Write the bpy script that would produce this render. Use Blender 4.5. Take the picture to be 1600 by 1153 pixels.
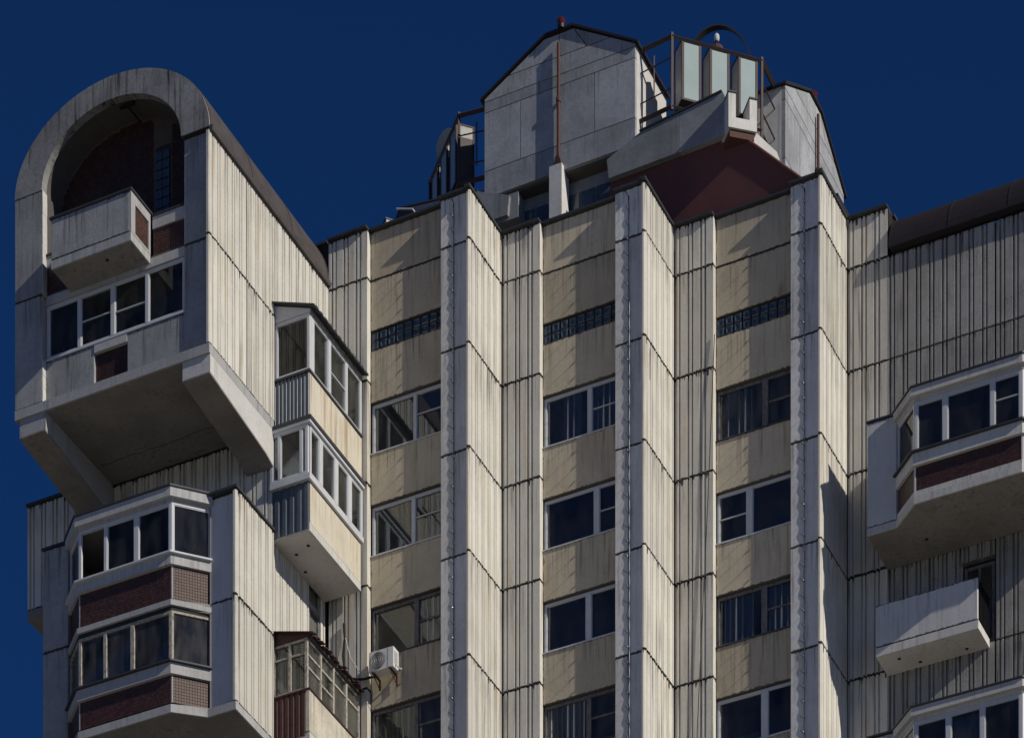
import bpy, math, random
from mathutils import Vector
random.seed(7)
R = math.radians
for o in list(bpy.data.objects):
    bpy.data.objects.remove(o)
scn = bpy.context.scene
C = scn.collection

# ------------------------------------------------------------------ camera
cam = bpy.data.cameras.new('camera')
cam.sensor_width = 36.0
cam.lens = 5548.0 / 1600.0 * 36.0
cam.shift_y = (4422.0 - 576.5) / 1600.0
cam.clip_start = 1.0
cam.clip_end = 6000.0
camo = bpy.data.objects.new('camera', cam)
camo.location = (41.12, -93.42, 1.6)
camo.rotation_euler = (R(90), 0, R(25.9))
C.objects.link(camo)
scn.camera = camo

# ------------------------------------------------------------------ sky, sun, exposure
SUN = Vector((1.0, -0.18, 0.57)).normalized()
world = bpy.data.worlds.new('World')
scn.world = world
world.use_nodes = True
nt = world.node_tree
bg = nt.nodes['Background']
sky = nt.nodes.new('ShaderNodeTexSky')
sky.sky_type = 'NISHITA'
sky.sun_disc = False
sky.sun_elevation = math.asin(SUN.z)
sky.sun_rotation = math.atan2(SUN.x, SUN.y)
sky.altitude = 5000
sky.air_density = 1.0
sky.dust_density = 0.0
sky.ozone_density = 10.0
tint = nt.nodes.new('ShaderNodeMix'); tint.data_type = 'RGBA'; tint.blend_type = 'MULTIPLY'
tint.inputs[0].default_value = 1.0
tint.inputs[7].default_value = (0.40, 0.82, 1.10, 1)      # polarising filter: the whole dome alike
nt.links.new(sky.outputs[0], tint.inputs[6]); nt.links.new(tint.outputs[2], bg.inputs[0])
bg.inputs[1].default_value = 0.05
sl = bpy.data.lights.new('sun', 'SUN')
sl.energy = 3.75
sl.angle = R(0.5)
sl.color = (1.0, 0.93, 0.80)
slo = bpy.data.objects.new('sun', sl)
slo.rotation_euler = SUN.to_track_quat('Z', 'Y').to_euler()
slo.location = SUN * 300
C.objects.link(slo)
scn.view_settings.view_transform = 'Standard'
scn.view_settings.look = 'None'
scn.view_settings.exposure = 0.0
scn.view_settings.gamma = 1.0
scn.view_settings.use_curve_mapping = False
scn.cycles.max_bounces = 8
scn.cycles.transparent_max_bounces = 24

# ------------------------------------------------------------------ materials
def new_mat(name):
    m = bpy.data.materials.new(name)
    m.use_nodes = True
    t = m.node_tree
    b = t.nodes['Principled BSDF']
    return m, t, b

class N:
    """small helper for shader maths"""
    def __init__(s, t): s.t = t
    def n(s, typ, **k):
        x = s.t.nodes.new(typ)
        for a, v in k.items(): setattr(x, a, v)
        return x
    def put(s, sock, v):
        if hasattr(v, 'links') or isinstance(v, bpy.types.NodeSocket): s.t.links.new(v, sock)
        else: sock.default_value = v
    def m(s, op, a, b=0.0, c=0.0, clamp=False):
        x = s.n('ShaderNodeMath', operation=op, use_clamp=clamp)
        s.put(x.inputs[0], a); s.put(x.inputs[1], b); s.put(x.inputs[2], c)
        return x.outputs[0]
    def noise(s, vec, scale, detail=3.0, rough=0.55):
        x = s.n('ShaderNodeTexNoise')
        s.put(x.inputs['Vector'], vec)
        x.inputs['Scale'].default_value = scale
        x.inputs['Detail'].default_value = detail
        x.inputs['Roughness'].default_value = rough
        return x.outputs[0]
    def vscale(s, vec, sc):
        x = s.n('ShaderNodeVectorMath', operation='MULTIPLY')
        s.put(x.inputs[0], vec); x.inputs[1].default_value = sc
        return x.outputs[0]
    def ramp(s, v, lo, hi):
        x = s.n('ShaderNodeMapRange', interpolation_type='SMOOTHSTEP')
        s.put(x.inputs[0], v)
        s.put(x.inputs[1], lo); s.put(x.inputs[2], hi)
        return x.outputs[0]
    def mix(s, f, a, b):
        x = s.n('ShaderNodeMix', data_type='RGBA')
        s.put(x.inputs[0], f)
        s.put(x.inputs[6], a if not isinstance(a, tuple) else a + (1,) if len(a) == 3 else a)
        s.put(x.inputs[7], b if not isinstance(b, tuple) else b + (1,) if len(b) == 3 else b)
        return x.outputs[2]

def coords(h, shift=True):
    """object coordinates, shifted at random for each object so that copies differ"""
    tc = h.n('ShaderNodeTexCoord')
    oi = h.n('ShaderNodeObjectInfo')
    k = h.m('MULTIPLY', oi.outputs['Random'], 57.0)
    cmb = h.n('ShaderNodeCombineXYZ')
    h.put(cmb.inputs[0], k); h.put(cmb.inputs[1], h.m('MULTIPLY', k, 1.7)); h.put(cmb.inputs[2], h.m('MULTIPLY', k, 0.6))
    add = h.n('ShaderNodeVectorMath', operation='ADD')
    h.put(add.inputs[0], tc.outputs['Object']); h.put(add.inputs[1], cmb.outputs[0])
    return tc.outputs['Object'], add.outputs[0], oi.outputs['Random']

def panel_mat(name, base, dirt, drips=1.0, vseam=0.0, streak=0.5, ochre=0.3, seam=0.6, mottling=0.25, spots=0.0, rough=0.85, seam_col=(0.035, 0.032, 0.032), vary=0.22):
    """weathered painted concrete; the dark sealant smeared along the joints follows the panel edges (object props h, w)"""
    m, t, b = new_mat(name)
    h = N(t)
    loc, p, rnd = coords(h)
    big = h.noise(p, 0.9, 4)
    fine = h.noise(p, 9.0, 5, 0.65)
    geo = h.n('ShaderNodeNewGeometry')
    area_ = h.ramp(h.noise(geo.outputs['Position'], 0.33, 3), 0.38, 0.66)
    st = h.noise(h.vscale(p, (7.0, 7.0, 0.35)), 1.0, 4)
    sxz = h.n('ShaderNodeSeparateXYZ'); h.put(sxz.inputs[0], loc)
    ahz = h.n('ShaderNodeAttribute', attribute_type='OBJECT', attribute_name='h')
    below = h.ramp(h.m('SUBTRACT', ahz.outputs['Fac'], sxz.outputs[2]), 1.5, 0.0)
    below = h.m('MULTIPLY', below, h.m('GREATER_THAN', ahz.outputs['Fac'], 0.01))
    run = h.noise(h.vscale(p, (13.0, 13.0, 0.5)), 1.0, 3)
    patch = h.ramp(h.noise(p, 1.35, 5, 0.6), 0.585, 0.615)
    grain = h.noise(p, 34.0, 3, 0.7)
    st2 = h.noise(h.vscale(p, (3.0, 3.0, 0.22)), 1.3, 3)
    col = h.mix(h.m('MULTIPLY', h.ramp(big, 0.35, 0.72), mottling), base, tuple(c * 0.62 for c in base))
    col = h.mix(h.m('MULTIPLY', h.ramp(fine, 0.45, 0.8), mottling * 0.9), col, tuple(c * 0.55 for c in base))
    col = h.mix(h.m('MULTIPLY', h.ramp(st2, 0.52, 0.78), ochre), col, (base[0] * 0.78, base[1] * 0.60, base[2] * 0.38))
    col = h.mix(h.m('MULTIPLY', patch, mottling * 0.75), col, tuple(c * 0.70 for c in base))
    col = h.mix(h.m('MULTIPLY', h.ramp(st, 0.50, 0.78), h.m('MULTIPLY', h.m('ADD', 0.10, h.m('MULTIPLY', area_, 1.7)), streak)), col, dirt)
    col = h.mix(h.m('MULTIPLY', h.m('MULTIPLY', h.ramp(run, 0.50, 0.72), below), min(1.0, streak * 1.7)), col, tuple(c * 1.2 for c in dirt))
    col = h.mix(h.m('MULTIPLY', h.ramp(grain, 0.50, 0.72), 0.16), col, tuple(c * 0.4 for c in base))
    v = h.m('ADD', 1.0 - vary / 2, h.m('MULTIPLY', rnd, vary))
    sc = h.n('ShaderNodeVectorMath', operation='SCALE')
    h.put(sc.inputs[0], col); h.put(sc.inputs[3], v)
    col = sc.outputs[0]
    if spots > 0:
        sp = h.noise(p, 26.0, 4, 0.7)
        area = h.noise(p, 1.1, 2)
        f = h.m('MULTIPLY', h.ramp(sp, 0.56, 0.66), h.m('MULTIPLY', h.ramp(area, 0.5, 0.66), spots))
        col = h.mix(f, col, (0.03, 0.03, 0.032))
    if seam > 0:
        sx = h.n('ShaderNodeSeparateXYZ'); h.put(sx.inputs[0], loc)
        ah = h.n('ShaderNodeAttribute', attribute_type='OBJECT', attribute_name='h')
        aw = h.n('ShaderNodeAttribute', attribute_type='OBJECT', attribute_name='w')
        top = h.m('SUBTRACT', ah.outputs['Fac'], sx.outputs[2])
        rag = h.noise(h.vscale(p, (1, 1, 0.35)), 13.0, 3)
        lim = h.m('MULTIPLY', h.m('POWER', rag, 2.5), 0.13)
        dz = h.m('MINIMUM', sx.outputs[2], top)
        mk = h.m('LESS_THAN', dz, lim)
        drip = h.noise(h.vscale(p, (1, 1, 0.02)), 11.0, 1)
        dl = h.m('MULTIPLY', h.ramp(drip, 0.57, 0.74), 0.20 * drips)
        mk2 = h.m('LESS_THAN', top, dl)
        dx = h.m('MINIMUM', sx.outputs[0], h.m('SUBTRACT', aw.outputs['Fac'], sx.outputs[0]))
        mk3 = h.m('LESS_THAN', dx, h.m('MULTIPLY', h.m('POWER', rag, 2.0), 0.13))
        f = h.m('MAXIMUM', h.m('MULTIPLY', h.m('MAXIMUM', mk, mk2), seam), h.m('MULTIPLY', mk3, seam * vseam))
        col = h.mix(f, col, seam_col)
    h.put(b.inputs['Base Color'], col)
    b.inputs['Roughness'].default_value = rough
    b.inputs['Specular IOR Level'].default_value = 0.25
    bp = h.n('ShaderNodeBump'); bp.inputs['Strength'].default_value = 0.25; bp.inputs['Distance'].default_value = 0.02
    h.put(bp.inputs['Height'], fine); h.put(b.inputs['Normal'], bp.outputs[0])
    return m

def plain_mat(name, base, rough=0.6, metal=0.0, var=0.35, scale=6.0, dark=None, island=0.0, spec=0.3, stretch=(1, 1, 1)):
    m, t, b = new_mat(name)
    h = N(t)
    loc, p, rnd = coords(h)
    a = h.noise(h.vscale(p, stretch), scale, 5, 0.6)
    dark = dark or tuple(c * 0.45 for c in base)
    col = h.mix(h.m('MULTIPLY', h.ramp(a, 0.4, 0.75), var), base, dark)
    if island:
        g = h.n('ShaderNodeNewGeometry')
        col = h.mix(h.m('MULTIPLY', g.outputs['Random Per Island'], island), col, tuple(c * 0.3 for c in base))
    h.put(b.inputs['Base Color'], col)
    b.inputs['Roughness'].default_value = rough
    b.inputs['Metallic'].default_value = metal
    b.inputs['Specular IOR Level'].default_value = spec
    return m

def glass_mat(name, tint, ior=1.45, rough=0.004, dirt=0.075, wavy=0.004):
    m, t, b = new_mat(name)
    t.nodes.remove(b)
    h = N(t)
    loc, p, rnd = coords(h)
    out = t.nodes['Material Output']
    tr = h.n('ShaderNodeBsdfTransparent'); tr.inputs[0].default_value = tint + (1,)
    gl = h.n('ShaderNodeBsdfGlossy'); gl.inputs[0].default_value = (0.92, 0.92, 0.92, 1); gl.inputs['Roughness'].default_value = rough
    df = h.n('ShaderNodeBsdfDiffuse'); df.inputs[0].default_value = (0.42, 0.40, 0.36, 1)
    fr = h.n('ShaderNodeFresnel'); fr.inputs[0].default_value = ior
    bp = h.n('ShaderNodeBump'); bp.inputs['Strength'].default_value = 0.15; bp.inputs['Distance'].default_value = wavy
    h.put(bp.inputs['Height'], h.noise(p, 2.2, 1))
    if wavy > 0.0045: h.put(gl.inputs['Normal'], bp.outputs[0])
    m1 = h.n('ShaderNodeMixShader'); m2 = h.n('ShaderNodeMixShader')
    h.put(m1.inputs[0], fr.outputs[0]); h.put(m1.inputs[1], tr.outputs[0]); h.put(m1.inputs[2], gl.outputs[0])
    h.put(m2.inputs[0], h.m('MULTIPLY', h.ramp(h.noise(h.vscale(p, (3, 3, 1.0)), 1.0, 5), 0.15, 0.85), dirt))
    h.put(m2.inputs[1], m1.outputs[0]); h.put(m2.inputs[2], df.outputs[0])
    h.put(out.inputs[0], m2.outputs[0])
    return m

def emit_none(): pass

M = {}
DIRT = (0.085, 0.072, 0.058)
M['ribbed'] = panel_mat('ribbed_white_paint', (0.62, 0.60, 0.545), DIRT, streak=0.40, ochre=0.52, seam=0.93, mottling=0.25)
M['ribbed_grey'] = panel_mat('ribbed_grey_paint', (0.36, 0.35, 0.33), (0.05, 0.045, 0.04), streak=0.75, ochre=0.12, seam=0.6, mottling=0.55, spots=1.3)
M['turret'] = panel_mat('grey_white_turret_paint', (0.34, 0.345, 0.355), (0.06, 0.06, 0.06), drips=0.4, streak=0.45, ochre=0.05, seam=0.8, mottling=0.55, spots=0.45)
M['loggia'] = panel_mat('shade_darkened_paint', (0.10, 0.095, 0.09), (0.03, 0.03, 0.03), streak=0.2, ochre=0.0, seam=0.0, mottling=0.3)  # shade of the deep loggia put into the colour; reused on crown soffits
M['pilaster'] = panel_mat('pilaster_paint', (0.68, 0.675, 0.67), DIRT, drips=0.3, streak=0.38, ochre=0.08, seam=0.85, mottling=0.35, spots=0.3)
M['pier'] = panel_mat('pale_pier_paint', (0.62, 0.62, 0.63), DIRT, drips=0.3, streak=0.25, ochre=0.05, seam=0.85, mottling=0.25, spots=0.15)
M['white'] = panel_mat('white_panel_paint', (0.59, 0.59, 0.595), DIRT, drips=0.3, streak=0.22, ochre=0.08, seam=0.85, mottling=0.2, spots=0.12)
M['cream'] = panel_mat('cream_panel_paint', (0.53, 0.465, 0.355), (0.10, 0.085, 0.065), drips=0.12, vseam=0.8, streak=0.38, ochre=0.25, seam=0.85, mottling=0.3, spots=0.45, vary=0.30)
M['concrete'] = panel_mat('bare_concrete', (0.30, 0.30, 0.305), (0.035, 0.035, 0.037), streak=0.9, ochre=0.05, seam=0.0, mottling=0.95, spots=0.9)
M['crown'] = panel_mat('crown_concrete', (0.37, 0.385, 0.41), (0.12, 0.12, 0.12), drips=0.0, streak=0.3, ochre=0.1, seam=0.25, mottling=0.7, spots=0.3, vary=0.32)
M['plaster'] = panel_mat('balcony_plaster', (0.60, 0.555, 0.46), (0.28, 0.17, 0.08), streak=0.45, ochre=0.5, seam=0.0, mottling=0.25, spots=0.15)
M['peeling'] = panel_mat('peeling_plaster', (0.58, 0.54, 0.45), (0.12, 0.10, 0.08), streak=0.45, ochre=0.3, seam=0.0, mottling=0.7, spots=0.9)
M['whitewash'] = panel_mat('white_slab_paint', (0.60, 0.59, 0.57), (0.10, 0.09, 0.08), streak=0.3, ochre=0.12, seam=0.0, mottling=0.3, spots=0.45)
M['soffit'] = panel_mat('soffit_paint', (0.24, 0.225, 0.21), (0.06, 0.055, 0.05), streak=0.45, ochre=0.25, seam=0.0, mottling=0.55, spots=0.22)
M['turret_trim'] = panel_mat('grey_white_trim', (0.42, 0.42, 0.425), (0.07, 0.07, 0.07), streak=0.3, ochre=0.05, seam=0.0, mottling=0.3, spots=0.4)
M['core'] = plain_mat('rough_core_concrete', (0.16, 0.155, 0.15), 0.95)
M['gap'] = plain_mat('joint_sealant', (0.035, 0.033, 0.033), 0.9)
M['coping'] = plain_mat('coping_metal', (0.06, 0.063, 0.07), 0.55, 0.3, scale=3)
M['roofdark'] = plain_mat('dark_roof_sheet', (0.03, 0.025, 0.027), 0.6, 0.2, var=0.6, scale=2.0, dark=(0.02, 0.018, 0.02), stretch=(3, 3, 0.6))
M['roofgrey'] = plain_mat('brown_grey_roof_sheet', (0.085, 0.075, 0.075), 0.6, 0.2, var=0.5, scale=2.0)
M['red'] = plain_mat('dark_red_roof_sheet', (0.135, 0.052, 0.050), 0.8, 0.0, var=0.6, scale=1.5, dark=(0.085, 0.048, 0.047))
M['rust'] = plain_mat('rust_red_paint', (0.095, 0.042, 0.034), 0.7, 0.1, var=0.7, scale=12, dark=(0.05, 0.03, 0.03))
M['frame_rust'] = plain_mat('brown_frame_paint', (0.06, 0.042, 0.041), 0.6, 0.2, var=0.6, scale=8, dark=(0.035, 0.028, 0.028))
M['tile'] = plain_mat('brown_mosaic_tile', (0.095, 0.042, 0.034), 0.4, 0.0, var=0.4, scale=3, island=0.7, spec=0.5)
M['tile_dark'] = plain_mat('shade_and_grille_tile', (0.065, 0.032, 0.026), 0.4, var=0.5, scale=3, island=0.6)  # darker tile copy: loggia shade painted in; also the dark grille panel
M['grout_dark'] = plain_mat('loggia_grout', (0.10, 0.08, 0.07), 0.9)  # grout that goes with the shade-darkened loggia tiles
M['grout'] = plain_mat('tile_grout', (0.06, 0.036, 0.031), 0.9)
M['pvc'] = plain_mat('white_window_plastic', (0.56, 0.575, 0.60), 0.35, var=0.15, scale=4)
M['pvc_bright'] = plain_mat('new_white_plastic', (0.74, 0.745, 0.75), 0.35, var=0.12)
M['wood'] = plain_mat('old_grey_window_wood', (0.17, 0.165, 0.17), 0.8, var=0.8, scale=14, dark=(0.05, 0.045, 0.04), stretch=(1, 1, 0.4))
M['oldwhite'] = plain_mat('flaking_white_wood', (0.42, 0.39, 0.34), 0.8, var=0.9, scale=16, dark=(0.10, 0.075, 0.05), stretch=(1, 1, 0.5))
M['sheetblue'] = plain_mat('grey_blue_profiled_sheet', (0.11, 0.13, 0.16), 0.45, 0.3, var=0.3, scale=5)
M['sheetbrown'] = plain_mat('dark_red_profiled_sheet', (0.075, 0.032, 0.031), 0.6, 0.1, var=0.7, scale=9)
M['black'] = plain_mat('black_metal', (0.02, 0.02, 0.022), 0.5, 0.3)
M['cable'] = plain_mat('black_cable', (0.012, 0.012, 0.013), 0.6)
M['room'] = plain_mat('room_wall', (0.30, 0.28, 0.26), 0.9, var=0.2, scale=1)
M['curtain'] = plain_mat('curtain_cloth', (0.50, 0.50, 0.49), 0.9, var=0.2)
M['curtain_warm'] = plain_mat('curtain_cloth_warm', (0.68, 0.60, 0.46), 0.9, var=0.2)
M['glass'] = glass_mat('window_glass', (0.62, 0.66, 0.70))
M['oldglass'] = glass_mat('dusty_glass', (0.6, 0.63, 0.63), dirt=0.17, wavy=0.004)
M['block'] = plain_mat('glass_block', (0.055, 0.075, 0.10), 0.15, var=0.6, scale=9, spec=0.6)
M['acwhite'] = plain_mat('ac_white', (0.66, 0.66, 0.65), 0.45, var=0.2)
M['acgrille'] = plain_mat('ac_grille', (0.10, 0.10, 0.11), 0.5)
M['lamp_red'] = plain_mat('red_lamp_glass', (0.10, 0.012, 0.014), 0.25)
M['bulb'] = plain_mat('clear_bulb', (0.24, 0.22, 0.15), 0.2, var=0.1)
M['milk'] = plain_mat('pale_lightbox_panel', (0.27, 0.355, 0.365), 0.3, var=0.18, scale=1.2)
M['milkside'] = plain_mat('lightbox_side', (0.42, 0.42, 0.40), 0.4, var=0.4)
M['dish'] = plain_mat('dish_paint', (0.36, 0.34, 0.31), 0.5)
M['ground'] = plain_mat('asphalt_and_grass', (0.30, 0.285, 0.26), 0.95, var=0.5, scale=0.02, dark=(0.16, 0.17, 0.12))

# ------------------------------------------------------------------ mesh helpers
class MB:
    def __init__(s): s.v = []; s.f = []
    def box(s, x0, x1, y0, y1, z0, z1):
        i = len(s.v)
        s.v += [(x0, y0, z0), (x1, y0, z0), (x1, y1, z0), (x0, y1, z0), (x0, y0, z1), (x1, y0, z1), (x1, y1, z1), (x0, y1, z1)]
        s.f += [(i, i+3, i+2, i+1), (i+4, i+5, i+6, i+7), (i, i+1, i+5, i+4), (i+1, i+2, i+6, i+5), (i+2, i+3, i+7, i+6), (i+3, i, i+4, i+7)]
        return s
    def prism(s, poly, a, b, axis='z'):
        """poly: 2d points; extruded from a to b along axis (z: xy poly; y: xz poly; x: yz poly)"""
        i = len(s.v); n = len(poly)
        for t in (a, b):
            for p in poly:
                s.v.append((p[0], p[1], t) if axis == 'z' else (p[0], t, p[1]) if axis == 'y' else (t, p[0], p[1]))
        s.f.append(tuple(range(i + n - 1, i - 1, -1)))
        s.f.append(tuple(range(i + n, i + 2 * n)))
        for k in range(n):
            k2 = (k + 1) % n
            s.f.append((i + k, i + k2, i + n + k2, i + n + k))
        return s
    def quadstrip(s, A, B):
        i = len(s.v); n = len(A)
        s.v += [tuple(p) for p in A] + [tuple(p) for p in B]
        for k in range(n - 1):
            s.f.append((i + k, i + k + 1, i + n + k + 1, i + n + k))
        return s
    def tube(s, pts, r, n=6):
        pts = [Vector(p) for p in pts]
        rings = []
        for k, p in enumerate(pts):
            d = (pts[min(k + 1, len(pts) - 1)] - pts[max(k - 1, 0)]).normalized()
            u = d.cross(Vector((0, 0, 1)) if abs(d.z) < 0.95 else Vector((1, 0, 0))).normalized()
            w = d.cross(u)
            i = len(s.v)
            for q in range(n):
                a = 2 * math.pi * q / n
                s.v.append(tuple(p + u * math.cos(a) * r + w * math.sin(a) * r))
            rings.append(i)
        for k in range(len(rings) - 1):
            for q in range(n):
                q2 = (q + 1) % n
                s.f.append((rings[k] + q, rings[k] + q2, rings[k+1] + q2, rings[k+1] + q))
        s.f.append(tuple(rings[0] + q for q in range(n)))
        s.f.append(tuple(rings[-1] + q for q in reversed(range(n))))
        return s
    def ball(s, c, r, n=8, m=6, sz=1.0):
        pts = []
        i = len(s.v)
        s.v.append((c[0], c[1], c[2] + r * sz))
        for a in range(1, m):
            t = math.pi * a / m
            for q in range(n):
                p = 2 * math.pi * q / n
                s.v.append((c[0] + r * math.sin(t) * math.cos(p), c[1] + r * math.sin(t) * math.sin(p), c[2] + r * sz * math.cos(t)))
        s.v.append((c[0], c[1], c[2] - r * sz))
        last = len(s.v) - 1
        for q in range(n):
            s.f.append((i, i + 1 + q, i + 1 + (q + 1) % n))
            b = i + 1 + (m - 2) * n
            s.f.append((last, b + (q + 1) % n, b + q))
        for a in range(m - 2):
            for q in range(n):
                b = i + 1 + a * n
                s.f.append((b + q, b + n + q, b + n + (q + 1) % n, b + (q + 1) % n))
        return s
    def mesh(s, name, mat, smooth=False):
        me = bpy.data.meshes.new(name)
        me.from_pydata(s.v, [], s.f)
        me.materials.append(mat)
        if smooth:
            for p in me.polygons: p.use_smooth = True
        me.update()
        return me
    def build(s, name, mat, parent=None, loc=(0, 0, 0), rz=0.0, smooth=False):
        return link(name, s.mesh(name, M[mat], smooth), parent, loc, rz)

def link(name, me, parent=None, loc=(0, 0, 0), rz=0.0):
    o = bpy.data.objects.new(name, me)
    o.location = loc
    o.rotation_euler = (0, 0, rz)
    o.parent = parent
    C.objects.link(o)
    return o

def thing(name, label, cat, loc=(0, 0, 0), group=None):
    o = bpy.data.objects.new(name, None)
    o.empty_display_size = 0.2
    o.location = loc
    C.objects.link(o)
    return tag(o, label, cat, group)

def tag(o, label, cat, group=None):
    o['label'] = label
    o['category'] = cat
    if group: o['group'] = group
    return o

CACHE = {}
def rib_profile(w, ml, mr, off, chamfer, g=0.055):
    P = 0.40
    iv = []
    if ml: iv.append((0.0, ml))
    k = -1
    while True:
        a = off + k * P
        if a > w: break
        for s0, s1 in ((0.09, 0.15), (0.21, 0.42)):
            x0, x1 = a + s0, a + s1
            if x1 <= ml + 0.03 or x0 >= w - mr - 0.03: continue
            x0 = max(x0, ml + 0.05 if ml else 0.0); x1 = min(x1, w - mr - 0.05 if mr else w)
            if x1 - x0 > 0.03: iv.append((x0, x1))
        k += 1
    if mr: iv.append((w - mr, w))
    sl_ = 0.012
    pts = []
    for n_, (a, b) in enumerate(iv):
        if n_ == 0 and a <= 0.001:
            pts += [(0.0, chamfer), (chamfer, 0.0)] if chamfer else [(0.0, 0.0)]
        else:
            if n_ == 0: pts.append((0.0, g))
            pts += [(a - sl_, g), (a, 0.0)]
        if b >= w - 0.001: pts.append((w, 0.0))
        else: pts += [(b, 0.0), (b + sl_, g)]
    if pts[-1][0] < w - 0.001: pts.append((w, g))
    out = [pts[0]]
    for p in pts[1:]:
        if p[0] > out[-1][0] + 1e-4 or (abs(p[0] - out[-1][0]) < 1e-4 and abs(p[1] - out[-1][1]) > 1e-4): out.append(p)
    return out

def ribbed(parent, x, y, z, w, h, rz=0.0, ml=0.0, mr=0.0, off=0.0, thick=0.1, mat='ribbed', chamfer=0.0, name='ribbed_panel', gap=0.016):
    key = ('r', round(w, 3), round(h, 3), ml, mr, off, thick, mat, chamfer, abs(rz) > 0.1)
    hh = h - 2 * gap
    if key not in CACHE:
        mb = MB()
        pr = rib_profile(w, ml, mr, off, chamfer, 0.04 if abs(rz) > 0.1 else 0.06)
        mb.prism(pr + [(w, thick), (0.0, thick)], 0, hh)
        CACHE[key] = mb.mesh(name, M[mat])
    j = random.uniform(-0.006, 0.006)
    o = link(name, CACHE[key], parent, (x - math.sin(rz) * j, y + math.cos(rz) * j, z + gap + random.uniform(-0.004, 0.004)), rz + random.uniform(-0.0015, 0.0015))
    o['h'] = hh; o['w'] = float(w)
    return o

def flat(parent, x, y, z, w, h, rz=0.0, thick=0.1, mat='white', name='wall_panel', gap=0.014):
    key = ('f', round(w, 3), round(h, 3), thick, mat, gap)
    if key not in CACHE:
        c = 0.012
        mb = MB()
        prof = [(0, c), (c, 0), (w - c, 0), (w, c), (w, thick), (0, thick)]
        mb.prism(prof, 0, h - 2 * gap)
        CACHE[key] = mb.mesh(name, M[mat])
    j = random.uniform(-0.005, 0.005)
    o = link(name, CACHE[key], parent, (x - math.sin(rz) * j, y + math.cos(rz) * j, z + gap), rz + random.uniform(-0.0012, 0.0012))
    o['h'] = h - 2 * gap; o['w'] = float(w)
    return o

def band(name, pts, z0, z1, thick, mat, parent, out=0.0):
    """strip that follows a plan polyline (left to right seen from outside), 'thick' inwards"""
    n = len(pts)
    def off(d):
        res = []
        for k in range(n):
            ns = []
            if k > 0: ns.append((pts[k][0] - pts[k-1][0], pts[k][1] - pts[k-1][1]))
            if k < n - 1: ns.append((pts[k+1][0] - pts[k][0], pts[k+1][1] - pts[k][1]))
            nn = []
            for dx, dy in ns:
                L = math.hypot(dx, dy); nn.append((-dy / L, dx / L))
            if len(nn) == 1: nx, ny = nn[0]
            else:
                nx, ny = nn[0][0] + nn[1][0], nn[0][1] + nn[1][1]
                q = 1 + nn[0][0] * nn[1][0] + nn[0][1] * nn[1][1]
                nx /= q; ny /= q
            res.append((pts[k][0] + nx * d, pts[k][1] + ny * d))
        return res
    a = off(-out); b = off(thick)
    mb = MB()
    mb.prism(a + b[::-1], z0, z1)
    o = mb.build(name, mat, parent)
    o['h'] = z1 + 0.7
    return o

BUILD = None

def window(x, y, z, w, h, rz=0.0, mull=(), bars=(), mat='pvc', glass='glass', fb=0.075, room=1.2, name='window', parent=None, sill=True, depth=0.08, fw=None, roomcol='room', panes_open=()):
    """frame mesh with panes, sill and the room behind as children. local x along the wall, y inwards"""
    parent = parent or BUILD
    bw_ = 0.013 if mat == 'pvc' else 0.028
    mb = MB()
    mb.box(0, w, 0, depth, 0, fb); mb.box(0, w, 0, depth, h - fb, h)
    mb.box(0, fb, 0, depth, fb, h - fb); mb.box(w - fb, w, 0, depth, fb, h - fb)
    xs = [fb]
    for a, b in mull:
        mb.box(a, b, -0.006, depth, fb, h - fb); xs += [a, b]
    xs.append(w - fb)
    cells = [(xs[i], xs[i+1]) for i in range(0, len(xs), 2)]
    for ci, fr in bars:
        a, b = cells[ci]
        zz = fb + (h - 2 * fb) * fr
        mb.box(a, b, 0.014, depth - 0.01, zz - bw_, zz + bw_)
    f = mb.build(name, mat, parent, (x, y, z), rz)
    for ci, (a, b) in enumerate(cells):
        if ci in panes_open: continue
        e = 0.0
        if mat in ('pvc', 'pvc_bright'):
            e = 0.024
            q = MB()
            z0, z1 = fb, h - fb
            q.box(a, b, 0.012, depth - 0.012, z0, z0 + e).box(a, b, 0.012, depth - 0.012, z1 - e, z1).box(a, a + e, 0.012, depth - 0.012, z0 + e, z1 - e).box(b - e, b, 0.012, depth - 0.012, z0 + e, z1 - e)
            q.build('sash', mat, f)
        split = sorted([0.0] + [fr for c2, fr in bars if c2 == ci] + [1.0])
        for s0, s1 in zip(split[:-1], split[1:]):
            z02 = fb + (h - 2 * fb) * s0 + (bw_ if s0 > 0 else e); z12 = fb + (h - 2 * fb) * s1 - (bw_ if s1 < 1 else e)
            a2, b2 = a + e, b - e
            k = ('p', round(b2 - a2, 3), round(z12 - z02, 3), glass)
            if k not in CACHE:
                CACHE[k] = MB().box(0, b2 - a2, 0, 0.014, 0, z12 - z02).mesh('pane', M[glass])
            p = link('pane', CACHE[k], f, (a2, depth * 0.55, z02))
            p.rotation_euler = (random.uniform(-0.008, 0.008), 0, random.uniform(-0.008, 0.008))
    if sill:
        MB().prism([(-0.12, -0.05), (0.06, 0.0), (0.06, 0.02), (-0.12, -0.02)], -0.02, w + 0.02, 'x').build('sill', 'coping' if mat != 'pvc' else 'pvc', f)
    if room:
        t = 0.03
        rb = MB()
        rb.box(0, w, room, room + t, 0, h + 0.2).box(-t, 0, depth + 0.002, room + t, -0.3, h + 0.2).box(w, w + t, depth + 0.002, room + t, -0.3, h + 0.2)
        rb.box(0, w, depth + 0.002, room, h + 0.2, h + 0.2 + t).box(0, w, depth + 0.002, room, -0.3 - t, -0.3).box(0, w, room, room + t, -0.3, 0)
        rb.build('room', roomcol, f)
    return f

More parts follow.
